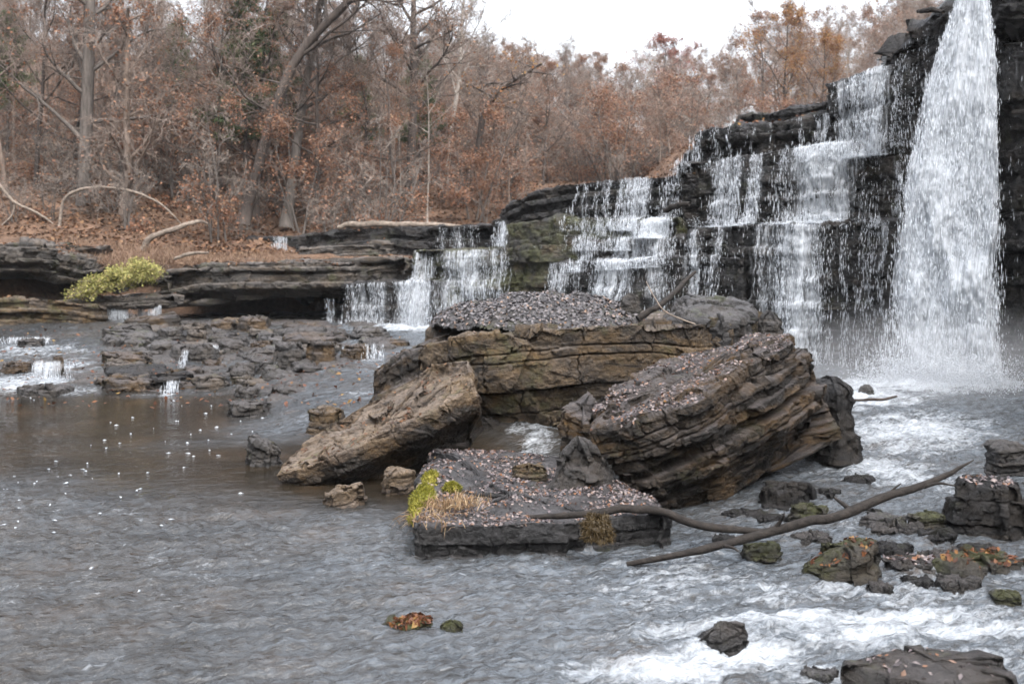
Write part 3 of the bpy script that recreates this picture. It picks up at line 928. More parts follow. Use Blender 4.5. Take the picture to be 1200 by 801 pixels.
# tilted tan slab on the left
P = [U(322, 556, 11.0), U(385, 540, 10.75), U(470, 500, 10.85), U(553, 455, 11.1), U(549, 421, 11.7), U(508, 426, 12.2), U(440, 466, 12.1), U(382, 500, 11.9), U(330, 543, 11.3)]
V, Vf, f, tr = slab3(np.array(P), .58, seed=57, cols=700, tr=60, sr=64, strata=(.14, .3), a1=.05, a2=.05, crack=.03, joint=(.4, 1.2), rim=.015, dens=[1, 1, 1, 1, .4, .4, .4, .4, .6],
                     rough=((1.6, .045), (4.5, .032), (12, .014), (34, .005)), inset=lambda t: .30 * sstep(.3, 1, t),
                     topfn=lambda x, y: -.06 * np.floor(1.5 + 1.5 * n2(x * 1.1 + 3, y * 1.1, 9, 3)) + .03)
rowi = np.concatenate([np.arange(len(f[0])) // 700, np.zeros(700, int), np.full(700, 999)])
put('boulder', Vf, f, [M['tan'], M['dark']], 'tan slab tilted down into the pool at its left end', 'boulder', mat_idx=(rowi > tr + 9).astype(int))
BOULD['tan'] = (V, tr)

# big layered boulder on the right, tilted up to the right
P1 = [U(690, 508, 9.7), U(740, 500, 9.45), U(820, 470, 9.5), U(880, 432, 9.9), U(940, 399, 10.6), U(928, 388, 11.1), U(880, 396, 11.5), U(800, 416, 11.4), U(735, 440, 11.1), U(684, 478, 10.4)]
V1, Vf1, f1, tr = slab3(np.array(P1), .34, seed=61, cols=800, tr=60, sr=60, strata=(.045, .12), a1=.11, a2=.07, crack=.035, joint=(.15, .7), rim=.015, dens=[1, 1, 1, 1, 1, .4, .3, .3, .4, 1],
                        rough=((1.8, .06), (5, .03), (13, .014), (36, .005)), topfn=lambda x, y: -.045 * np.floor(1.2 + 1.8 * n2(x * .9 + 1, y * 1.3 + 5, 19, 3)) + .04)
P2 = [U(706, 535, 9.7), U(760, 522, 9.5), U(840, 488, 9.55), U(900, 450, 9.95), U(950, 420, 10.5), U(966, 409, 11.0), U(945, 404, 11.5), U(800, 440, 11.4), U(720, 480, 10.8)]
V2, Vf2, f2, _ = slab3(np.array(P2), .95, seed=62, cols=800, tr=14, sr=110, strata=(.05, .17), a1=.15, a2=.10, crack=.05, joint=(.2, .9), rim=.015, dens=[1, 1, 1, 1, 1, .6, .2, .2, .6],
                       rough=((1.5, .09), (4.5, .04), (12, .018), (34, .006)), inset=lambda t: .05 + .28 * sstep(.35, 1, t))
P3 = [U(655, 482, 10.2), U(690, 500, 10.0), U(708, 470, 10.5), U(690, 458, 10.9), U(664, 468, 10.7)]
V3, Vf3, f3, _ = slab3(np.array(P3), .42, seed=63, cols=200, tr=16, sr=40, strata=(.08, .2), a1=.05, a2=.05, joint=(.2, .5), rough=((2.5, .05), (7, .02), (20, .008)))
Vm, fm_ = merge([(Vf1, f1), (Vf2, f2), (Vf3, f3)])
put('boulder', Vm, fm_, [M['dark']], 'largest dark layered boulder tilted up towards the tall waterfall', 'boulder')
BOULD['layer'] = (V1, tr)

# flat slab at the front, littered with leaves
zt = .27
P = [onz(483, 617, zt), onz(560, 617, zt), onz(640, 614, zt), onz(720, 608, zt), onz(795, 604, zt), onz(775, 585, zt), onz(735, 566, zt), onz(640, 541, zt), onz(570, 529, zt), onz(497, 532, zt), onz(484, 570, zt)]
V, Vf, f, tr = slab(np.array(P), .5, seed=67, cols=760, tr=60, sr=50, strata=(.09, .2), a1=.05, a2=.03, crack=.03, joint=(.4, 1.3), rim=.015, dens=[1, 1, 1, 1, 1, .5, .3, .3, .3, .6, 1],
                    rough=((2.0, .035), (6, .016), (18, .007), (40, .003)), inset=lambda t: .02 + .03 * sstep(.3, .5, t), outl=(.35, .085),
                    topfn=lambda x, y: .05 * n2(x * 1.6, y * 1.6, 5, 3) + .10 * sstep(9.2, 10.6, y))
front_slab = put('boulder', Vf, f, [M['black']], 'low flat slab in front littered with leaves, mossy at its left edge', 'boulder')
BOULD['front'] = (V, tr)
# moss clump, part of the slab: a lump with tufts
def lump(c, rx, ry, rz, seed, n=60, m=30):
    th = np.linspace(0, np.pi * .62, m)[:, None]; ph = np.linspace(0, 2 * np.pi, n, endpoint=False)[None]
    D = np.stack([np.sin(th) * np.cos(ph), np.sin(th) * np.sin(ph), np.cos(th) + 0 * ph], -1)
    r_ = 1 + .25 * fbm(D * 2 + seed, seed, 3) + .08 * fbm(D * 8, seed + 2, 3)
    return np.asarray(c) + D * r_[..., None] * np.array([rx, ry, rz]), D


def blades(P, N, L, w, seed, spread=.5, curl=.4):
    r = np.random.default_rng(seed)
    n = len(P)
    D = N + r.normal(0, spread, (n, 3)); D /= np.linalg.norm(D, axis=1, keepdims=True)
    S = np.cross(D, r.normal(0, 1, (n, 3))); S /= np.linalg.norm(S, axis=1, keepdims=True)
    l = (L * r.uniform(.5, 1.2, n))[:, None]
    d2 = D + np.array([0, 0, -1.0]) * (curl * r.uniform(.2, 1.2, n))[:, None]
    m = P + D * l * .5
    e = m + d2 * l * .5
    v = np.stack([P - S * w, P + S * w, m + S * w * .8, m - S * w * .8, e], 1).reshape(-1, 3)
    k = np.arange(n)[:, None] * 5
    return v, [k + np.array([[0, 1, 2, 3]]), k + np.array([[3, 2, 4]])]


mp = []
for (px, py, z, rx, ry, rz, s) in [(497, 585, .25, .10, .22, .12, 1), (494, 606, .20, .09, .12, .11, 2), (505, 566, .27, .09, .16, .09, 3), (488, 598, .12, .05, .12, .14, 4), (530, 572, .3, .07, .08, .04, 5)]:
    L_, D_ = lump(onz(px, py, z), rx, ry, rz, s)
    k = rng.choice(L_.reshape(-1, 3).shape[0], 1500)
    bv, bf = blades(L_.reshape(-1, 3)[k], D_.reshape(-1, 3)[k], .03, .003, s, .5, .2)
    mp += [(L_, [grid_faces(30, 60, True)]), (bv, bf)]
L_, D_ = lump(U(701, 622, 8.25), .115, .09, .14, 8)
L_[..., 2] -= .02
k = rng.choice(L_.reshape(-1, 3).shape[0], 1500)
bv, bf = blades(L_.reshape(-1, 3)[k], D_.reshape(-1, 3)[k] - np.array([0, 0, .4]), .032, .003, 8, .5, .4)
v2, f2_ = merge([(L_, [grid_faces(30, 60, True)]), (bv, bf)])
put('moss', v2, f2_, [M['brownmoss']], parent=front_slab, smooth=False)
v, f = merge(mp)
put('moss', v, f, [M['mosshair']], parent=front_slab, smooth=False)
# dry grass hanging on the mossy corner
gp = []
for (px, py, z, n, s) in [(520, 595, .3, 260, 1), (508, 612, .26, 140, 2), (545, 590, .32, 160, 3)]:
    c = onz(px, py, z)
    P_ = c + rng.normal(0, 1, (n, 3)) * np.array([.09, .10, .01])
    gp.append(blades(P_, np.tile([0, -.15, 1.0], (n, 1)), .14, .003, s, .55, .9))
v, f = merge(gp)
put('grass_tuft', v, f, [M['straw']], 'dry straw coloured grass tuft beside the moss on the front slab', 'grass tuft', smooth=False)
gp = []
for (px, py, n, s) in [(476, 615, 40, 4)]:
    c = onz(px + 8, py - 10, .1)
    P_ = c + rng.normal(0, 1, (n, 3)) * np.array([.04, .06, .03])
    gp.append(blades(P_, np.tile([-.9, -.4, .1], (n, 1)), .16, .003, s, .3, .7))
v, f = merge(gp)
put('grass_tuft', v, f, [M['straw']], 'thin dry stalks hanging off the left edge of the front slab over the water', 'grass tuft', smooth=False)

litter('leaf_litter', 'front', 7600, .037, 1, 'grey and brown fallen leaves covering the flat front slab', f1=.985, clump=-.12)
litter('leaf_litter', 'front', 130, .045, 2, 'orange fallen leaves scattered on the flat front slab', 'litter_red', f1=.98)
litter('leaf_litter', 'layer', 4200, .038, 3, 'grey fallen leaves lying on the largest tilted boulder', f1=.98)
litter('leaf_litter', 'layer', 110, .042, 4, 'rust coloured leaves lying on the largest tilted boulder', 'litter_red', f1=.99)
litter('leaf_litter', 'tan', 520, .05, 6, 'brown leaves lying on the tilted tan slab', 'litter_brown', f1=.98)
litter('leaf_litter', 'back', 900, .06, 7, 'leaves lying on the edge of the long brown slab', 'litter', f0=.5, f1=.99)


def stone(px, pb, pt, w, z, seed, mat, label, name='rock', depth=.8, tilt=0.0, group=None, cols=150, strata=(.06, .16), top=0.1, d=None, rough=1.0, sharp=.7, lean=0.0, cat=None, flare=.15):
    """px: centre column, pb / pt: rows of its foot and its top at the front, w: width in photo pixels, z: height of its foot"""
    d = d or dz(pb, z)
    W = w * d / F
    # the top edge one sees is the far rim
    H = max(CH - (d + W * depth * .72) * (pt - HZ) / F - z, .05)
    c = np.array([d * (px - 600) / F, d + W * depth * .5, z])
    r = np.random.default_rng(seed + 900)
    k = r.integers(6, 9)
    an = np.sort((np.arange(k) + r.uniform(-.33, .33, k)) / k * 2 * np.pi)
    rr = r.uniform(sharp, 1.0, k)
    P = np.stack([c[0] + np.cos(an) * rr * W * .54, c[1] + np.sin(an) * rr * W * depth * .54, np.full(k, z + H)], 1)
    P[:, 2] += (P[:, 0] - c[0]) * math.tan(tilt) + (P[:, 1] - c[1]) * lean
    s = min(W, .9)
    V, Vf, f, tr = slab(P, H + .10, seed=seed, cols=cols, tr=18, sr=max(14, int(cols * .2)), strata=(strata[0] * max(.4, s), max(strata[1] * s, .04)), a1=.05 * s, a2=.07 * s, crack=.022 * s ** .5, joint=(.2 * s + .05, .7 * s + .1),
                        rim=.015 * s + .004, smooth_poly=0, inset=lambda t: .05 * s - flare * min(W, 1.6 * H) * t, rough=((2.0 / s, .075 * s * rough), (5.5 / s, .035 * s * rough), (18 / s, .010 * s * rough)), outl=(.5 * s, .05 * s), dome=top * H)
    o = put(name, Vf, f, [M[mat]], label, cat or 'rock', group)
    BOULD[label] = (V, tr)
    return o


# stones round the boulders
stone(398, 597, 570, 84, 0, 101, 'tan', 'flat pale rock lying in the water below the tan slab', tilt=.22, depth=.7, top=.05)
stone(463, 582, 549, 52, 0, 102, 'tan', 'small tan rock wedged between the tan slab and the mossy front slab', depth=.9)
stone(303, 548, 516, 56, 0, 103, 'grey', 'dark rock at the water edge left of the tan slab tip', tilt=-.35)
stone(377, 503, 478, 56, .12, 104, 'brown', 'low mossy-ended rock behind the tan slab', depth=.9)
stone(678, 584, 540, 88, .22, 105, 'wet', 'pointed grey rock leaning against the foot of the largest boulder', top=.7, sharp=.55, depth=.6, rough=1.3, strata=(.4, .6), flare=.5)
stone(622, 570, 546, 46, .25, 106, 'brown', 'brown mossy rock on the back edge of the front slab', depth=.6)
stone(478, 478, 412, 120, .3, 133, 'dark', 'dark sloping rock behind the tan slab, joining it to the long slab', depth=.7, tilt=.42, top=.05, d=12.5, cols=260)
stone(560, 528, 488, 80, .15, 107, 'cliff', 'black wet rock in the gap under the long brown slab', depth=.7)
stone(897, 660, 636, 58, 0, 109, 'mossrock', 'small dark square rock below the long branch', depth=.7, sharp=.85)
stone(1003, 690, 640, 112, 0, 110, 'mossrock', 'moss covered rock with leaves under the long branch', depth=.9, top=.25, tilt=.25)
stone(1080, 674, 650, 96, .0, 111, 'wet', 'low leaf strewn rock right of the mossy rock', depth=.8, top=.2)
stone(932, 600, 568, 92, .06, 112, 'cliff', 'dark dripping rock under the right end of the largest boulder', depth=.8, top=.15)
stone(955, 612, 590, 60, .06, 113, 'mossrock', 'low dark rock beside the long branch, in front of the dripping rock', depth=.8)
stone(985, 552, 452, 70, .15, 114, 'cliff', 'tall black wet rock behind the right end of the largest boulder', depth=1.2, top=.15, d=11.2)
stone(1096, 615, 600, 56, .08, 115, 'mossrock', 'small round mossy rock left of the dark block', depth=.8, top=.3)
stone(1180, 632, 560, 104, .02, 116, 'cliff', 'dark two layered block at the right edge of the stream', depth=1.0, sharp=.85, cols=260, strata=(.25, .3), top=.03)
stone(1195, 548, 520, 60, .35, 117, 'grey', 'dark rock behind the two layered block', depth=1.0, top=.25)
stone(1172, 682, 648, 136, 0, 118, 'mossrock', 'mossy rock with red leaves in front of the two layered block', depth=.8, top=.12)
stone(1188, 712, 692, 56, 0, 119, 'mossrock', 'green mossy stone in the rapids at the right edge', depth=.8, top=.3)
stone(1130, 825, 764, 240, -.05, 120, 'wet', 'wet grey rock nearest the camera at the lower right corner', depth=.7, top=.06, cols=420, d=5.35, rough=.32)
stone(852, 766, 735, 74, -.02, 121, 'grey', 'dark pointed rock breaking the white foam', depth=.8, top=.5, tilt=.3)
stone(968, 806, 788, 60, -.03, 122, 'grey', 'low dark rock awash beside the wet grey rock', depth=.8)
stone(1045, 620, 602, 60, .04, 124, 'grey', 'flat dark rock behind the mossy rock', depth=.9)
stone(740, 370, 352, 26, 1.5, 125, 'grey', 'small dark stone between the gravel mound and the cracked rock', d=13.0, top=.3)
stone(905, 392, 374, 34, 1.2, 126, 'grey', 'small bluish stone right of the cracked rock', d=13.0, top=.3)
stone(478, 750, 726, 84, -.06, 127, 'mossrock', 'low rock awash in the front stream, covered with red leaves', depth=.6, top=.4)
stone(527, 748, 730, 36, -.05, 128, 'mossrock', 'small leaf covered rock at the right end of the awash rock', depth=.6, top=.4)
stone(478, 350, 330, 70, 1.2, 129, 'cliff', 'dark rock step inside the left fall', d=24.3, name='rock')
stone(1020, 470, 455, 22, .42, 130, 'grey', 'small dark stone in the white pool under the tall waterfall', top=.4)
for k, (px, pb, w, mt) in enumerate([(905, 618, 70, 'cliff'), (960, 640, 60, 'wet'), (1030, 612, 56, 'cliff'), (1062, 632, 84, 'wet'), (1110, 640, 70, 'cliff'), (1130, 622, 50, 'wet'), (1055, 655, 60, 'cliff'), (1120, 662, 60, 'wet'), (1140, 696, 70, 'wet'), (1085, 694, 50, 'cliff'), (1040, 700, 46, 'wet'),
                                      (870, 612, 50, 'cliff'), (980, 586, 50, 'cliff'), (1010, 570, 40, 'cliff'), (1150, 655, 60, 'cliff'), (1075, 604, 50, 'wet'), (850, 640, 40, 'cliff')]):
    stone(px, pb, pb - 13, w, .0 if pb > 600 else .08, 140 + k, mt, 'low dark wet stone among the rocks at the right edge of the stream', depth=.9, top=.1, sharp=.7, flare=.3, group='low wet stones at the right edge', rough=1.2)
L1 = 'low rock awash in the front stream, covered with red leaves'
litter('leaf_litter', L1, 240, .05, 21, 'red brown leaves on the rock awash in the front stream', 'litter_red', f1=1.0, minz=.1, tilt=.6)
litter('leaf_litter', 'moss covered rock with leaves under the long branch', 90, .05, 22, 'leaves on the moss covered rock', 'litter_red')
litter('leaf_litter', 'mossy rock with red leaves in front of the two layered block', 150, .055, 23, 'red leaves on the mossy rock at the right', 'litter_red')
litter('leaf_litter', 'dark two layered block at the right edge of the stream', 160, .05, 24, 'leaves on the two layered block', 'litter')
litter('leaf_litter', 'low leaf strewn rock right of the mossy rock', 160, .055, 25, 'leaves on the low strewn rock', 'litter')
litter('leaf_litter', 'wet grey rock nearest the camera at the lower right corner', 60, .04, 26, 'leaves on the wet grey corner rock', 'litter')

# ------------------------------------------------------------------ flat stones of the stepped cascade
def shelf_d(px, py):
    d = 24.0
    for _ in range(30):
        x = d * (px - 600) / F
        z = float(water_z(np.array([x]), np.array([d]))[0])
        d = .5 * d + .5 * (CH - z) * F / (py - HZ)
    return d, z


rs = random.Random(5)
rows = [(462, 95, 290, 'lowest'), (452, 85, 300, 'lower'), (441, 90, 330, 'middle'), (430, 120, 345, 'middle'), (419, 130, 400, 'upper'), (409, 100, 430, 'upper'), (400, 110, 440, 'topmost'), (391, 120, 430, 'topmost'), (457, 90, 300, 'lowest'), (446, 88, 300, 'lower'), (435, 105, 330, 'middle'), (424, 125, 330, 'middle'), (414, 110, 330, 'upper'), (404, 105, 300, 'upper'), (396, 110, 300, 'topmost')]
lab = {'lowest': ('flat wet stone on the lowest step of the left cascade, at the pool edge', 'stones on the lowest cascade step'),
       'lower': ('flat wet stone on the second step of the left cascade', 'stones on the second cascade step'),
       'middle': ('brown wet stone in the middle of the left cascade', 'stones in the middle of the cascade'),
       'upper': ('wet stone near the top of the left cascade', 'stones near the top of the cascade'),
       'topmost': ('small dark stone on the shelf just below the cave', 'stones on the shelf below the cave')}
i = 0
for (py, x0, x1, w) in rows:
    px = x0 + rs.uniform(0, 20)
    while px < x1:
        wd = rs.uniform(28, 92)
        yy = py + rs.uniform(-4, 4) + (px - 200) * .03
        d, z = shelf_d(px + wd / 2, yy)
        hh = rs.uniform(9, 19)
        z = max(z, shelf_z(d * (px + wd / 2 - 600) / F, d) - .02)
        if rs.random() < .86:
            stone(px + wd / 2, yy, yy - hh, wd * 1.1, z - .03, 200 + i, rs.choice(['wet', 'wet', 'grey', 'ledge', 'dark', 'dark', 'cliff']), lab[w][0], 'stone', depth=rs.uniform(.7, 1.3), tilt=rs.uniform(-.12, .06),
                  group=lab[w][1], cols=110, d=d, top=rs.uniform(0, .1), sharp=.72, cat='stone', lean=.05)
        px += wd * rs.uniform(.8, 1.15)
        i += 1
for k, (px, pb, pt, w, mt, lb) in enumerate([
        (336, 434, 402, 40, 'wet', 'dark cube-like stone with water spilling over its left corner'),
        (372, 430, 401, 40, 'dark', 'dark square stone right of the spilling cube-like stone'),
        (418, 422, 404, 46, 'dark', 'dark blocky stone in the stream below the left fall'),
        (455, 408, 399, 60, 'dark', 'long dark stone edge below the left fall'),
        (478, 444, 432, 34, 'dark', 'black stone at the left foot of the long slab'),
        (232, 425, 405, 40, 'wet', 'square wet stone in the cascade with a small trickle on its left'),
        (66, 440, 418, 14, 'dark', 'dark upright stone amid the white water at far left'),
        (12, 440, 425, 44, 'dark', 'dark stone at the far left edge of the cascade'),
        (30, 408, 398, 40, 'wet', 'low dark stone upstream at far left'),
        (36, 466, 452, 84, 'wet', 'flat stone at the pool edge in the far left corner'),
        (275, 382, 374, 80, 'brown', 'flat mossy stone lying in the cave mouth'),
        (285, 490, 470, 60, 'wet', 'dark stone at the right end of the pool edge'),
        (340, 462, 452, 80, 'wet', 'flat stone awash right of the cascade'),
        (330, 440, 432, 100, 'wet', 'long flat stone below the spilling cube-like stone')]):
    d, z = shelf_d(px, pb)
    stone(px, pb, pt, w, z - .04, 400 + k, mt, lb, depth=.8, d=d, cols=150, top=.06, sharp=.85)

# fallen leaves on the shelf, the ledges and along the lips
P = []
while len(P) < 700:
    px, py = rs.uniform(0, 470), rs.uniform(384, 480)
    d, z = shelf_d(px, py)
    x = d * (px - 600) / F
    P.append((x, d, max(shelf_z(x, d), z) + .02))
P = np.array(P)
v, f = leaves_mesh(P, np.tile([0, 0, 1.0], (len(P), 1)), .085, 31, .4, .01)
put('leaf_litter', v, f, [M['litter_red']], 'orange leaves scattered over the left cascade stones', kind='stuff', smooth=False)
litter('leaf_litter', 'tc2', 900, .10, 32, 'rust leaves lying on the topmost thin ledge of the falls', 'litter_red', f0=.5)
litter('leaf_litter', 'tc', 300, .09, 33, 'leaves lying on the overhanging ledge of the falls', 'litter_red', f0=.7)
litter('leaf_litter', 't1', 300, .09, 34, 'leaves lying on the left tier of the falls', 'litter_red', f0=.6)
litter('leaf_litter', 'roof', 2600, .10, 35, 'brown leaves and dead grass on the cave ledge', 'litter_brown', f0=.2, clump=.05)
litter('leaf_litter', 'lu', 2400, .10, 36, 'brown leaves on the upper left bank ledge', 'litter_brown', clump=.05)
litter('leaf_litter', 'lb', 300, .09, 37, 'brown leaves on the lower left bank ledge', 'litter_brown', f0=.6)
litter('leaf_litter', 'low', 300, .09, 38, 'brown leaves on the low ledge by the shrub', 'litter_brown', f0=.4)

# ------------------------------------------------------------------ branches and logs
def log(name, pts, radii, mat, label, cat, k=10, n=90, seed=0, twigs=(), knob=.13):
    C_ = spline(np.array(pts), n)
    r_ = np.interp(np.linspace(0, len(radii) - 1, n), np.arange(len(radii)), radii)
    C_ = C_ + np.stack([n1(np.arange(n) / n * 7, seed + i, 2) for i in range(3)], 1) * r_[:, None] * .55
    V, f = tube(C_, r_, k)
    V = V + np.stack([fbm(V * 9, seed + 4, 3), fbm(V * 9, seed + 5, 3), fbm(V * 9, seed + 6, 3)], 1) * np.concatenate([np.repeat(r_, k), [0, 0]])[:, None] * knob
    o = put(name, V, f, [M[mat]], label, cat)
    for j, (tp, tr_) in enumerate(twigs):
        v, f = tube(spline(np.array(tp), 20), np.interp(np.linspace(0, 1, 20), np.linspace(0, 1, len(tr_)), tr_), 6)
        put('branch', v, f, [M[mat]], parent=o)
    return o


log('fallen_branch', [U(735, 661, 8.2), U(800, 650, 8.15), (U(870, 632, 8.15)), U(940, 612, 8.2), U(1000, 599, 8.3), U(1060, 578, 8.4), U(1105, 560, 8.5), U(1125, 548, 8.55), U(1141, 539, 8.6)],
    [.020, .027, .033, .036, .039, .032, .022, .014, .005], 'driftwood', 'long dark dead branch reaching from the water up to the right', 'branch', 14, 160, 3,
    twigs=[([U(905, 622, 8.2), U(915, 610, 8.15), U(919, 603, 8.1)], [.02, .014, .008]), ([U(845, 639, 8.15), U(858, 641, 8.05), U(866, 646, 8.0)], [.018, .012, .006]), ([U(1040, 585, 8.4), U(1046, 574, 8.4), U(1056, 566, 8.4)], [.018, .011, .005]), ([U(1082, 570, 8.45), U(1100, 566, 8.4), U(1120, 569, 8.35)], [.02, .012, .006]), ([U(1000, 599, 8.3), U(985, 588, 8.4), U(978, 583, 8.45)], [.025, .016, .010])])
log('fallen_branch', [U(612, 605, 8.75), U(660, 604, 8.6), U(715, 597, 8.6), U(755, 598, 8.6), U(800, 609, 8.6), U(850, 619, 8.6), U(912, 622, 8.7)],
    [.014, .026, .032, .033, .034, .032, .024], 'driftwood', 'shorter curved dark branch resting along the edge of the front slab', 'branch', 12, 120, 5)
log('fallen_branch', [U(748, 372, 12.9), U(775, 356, 13.0), U(800, 334, 13.4), U(815, 318, 13.6)], [.04, .036, .03, .02], 'driftwood', 'dark broken branch leaning on the cracked rock', 'branch', 10, 40, 7)
log('fallen_branch', [U(757, 330, 12.8), U(765, 345, 12.6), U(780, 365, 12.4), U(815, 380, 12.25)], [.007, .008, .009, .009], 'deadwood', 'thin pale bare twig bent over the left side of the cracked rock', 'branch', 7, 40, 8)
log('fallen_branch', [U(1000, 468, 13.6), U(1030, 468, 13.4), U(1052, 464, 13.3)], [.015, .02, .012], 'bark_dark', 'thin twig lying in the white pool below the tall waterfall', 'branch', 7, 30, 9)
log('fallen_branch', [U(778, 246, dl(778, .7)), U(795, 240, dl(795, .6)), U(808, 238, dl(808, .6))], [.05, .06, .04], 'driftwood', 'stub of dark wood caught on the middle ledge of the falls', 'branch', 8, 20, 10)
log('fallen_branch', [U(205, 303, 26.5), U(222, 297, 26.4), U(245, 296, 26.3)], [.04, .05, .03], 'deadwood', 'small grey stick on the ledge behind the shrub', 'branch', 8, 20, 12)
log('fallen_log', [U(165, 292, 31), U(185, 275, 31), U(210, 266, 31), U(232, 260, 31.2), U(243, 262, 31.4)], [.10, .085, .075, .06, .03], 'deadwood', 'leaning tan log propped on the bank above the shrub', 'log', 10, 50, 13)
log('fallen_branch', [U(70, 265, 34), U(75, 235, 34), U(95, 222, 34), U(125, 219, 34), U(160, 225, 34), U(190, 240, 34), U(212, 262, 33.8)], [.055, .05, .05, .045, .04, .035, .02], 'deadwood',
    'pale arched branch bending over the leafy bank at left', 'branch', 8, 80, 14)
log('fallen_branch', [U(-10, 205, 33), U(15, 235, 33), U(45, 250, 33), U(62, 262, 33)], [.05, .045, .04, .02], 'deadwood', 'pale forked branch at the left edge of the bank', 'branch', 8, 50, 15,
    twigs=[([U(18, 236, 33), U(14, 252, 33), U(2, 264, 32.8)], [.04, .035, .02])])
log('fallen_log', [U(395, 266, 31.6), U(430, 262, 31.6), U(480, 263, 31.5), U(545, 265, 31.3)], [.07, .10, .09, .05], 'deadwood', 'grey tan driftwood log lying on the far ledge', 'log', 10, 60, 16)
log('fallen_branch', [U(1075, 14, dl(1075, 1.0)), U(1092, 13, dl(1092, .8)), U(1106, 14, dl(1106, .7))], [.03, .05, .03], 'driftwood', 'short stick on the brow beside the tall waterfall', 'branch', 8, 20, 17)

n = 85
py = rs.uniform
P = []
while len(P) < n:
    px, y_ = rs.uniform(-10, 430), rs.uniform(462, 700)
    if y_ > 560 + rs.gauss(0, 26) + (430 - px) * .12 and rs.random() < .75: continue
    if n1(np.array([px * .012 + y_ * .03]), 5)[0] < -.15: continue
    q = onz(px, y_, 0)
    P.append(q)
P = np.array(P)
v, f = drops_mesh(P + np.array([0, 0, .004]), rng.normal(0, 1, (n, 3)) * np.array([1, .6, .03]), rng.uniform(.03, .08, n), rng.uniform(.007, .016, n), 9)
put('foam_flecks', v, f, [M['drops']], 'white flecks of foam drifting on the brown pool', kind='stuff', smooth=True)

# ================================================================== FALLING WATER
NOUT = np.array([-.662, -.749, 0])


from mathutils.bvhtree import BVHTree
_bv, _bf = merge(BVH_PARTS)
ROCK_BVH = BVHTree.FromPolygons([tuple(q) for q in _bv], [tuple(q) for f_ in _bf for q in f_.tolist()])


def rock_front(P, out, reach=.7):
    """how far the rock face stands out (along out) of the points P"""
    res = np.full(len(P), -9.0)
    dirv = Vector(-out)
    for i, p in enumerate(P):
        h = ROCK_BVH.ray_cast(Vector(p + out * reach), dirv, reach + .6)
        if h[0] is not None: res[i] = reach - h[3]
    return res


def rock_top(P, up=.35):
    res = np.full(len(P), -9.0)
    for i, p in enumerate(P):
        h = ROCK_BVH.ray_cast(Vector((p[0], p[1], p[2] + up)), Vector((0, 0, -1)), up + .4)
        if h[0] is not None: res[i] = h[0][2]
    return res


def resample_open(P, n):
    L = np.concatenate([[0], np.cumsum(np.linalg.norm(np.diff(P[:, :3], axis=0), axis=1))])
    s = np.linspace(0, L[-1], n)
    return np.stack([np.interp(s, L, P[:, i]) for i in range(P.shape[1])], 1), s, L[-1]


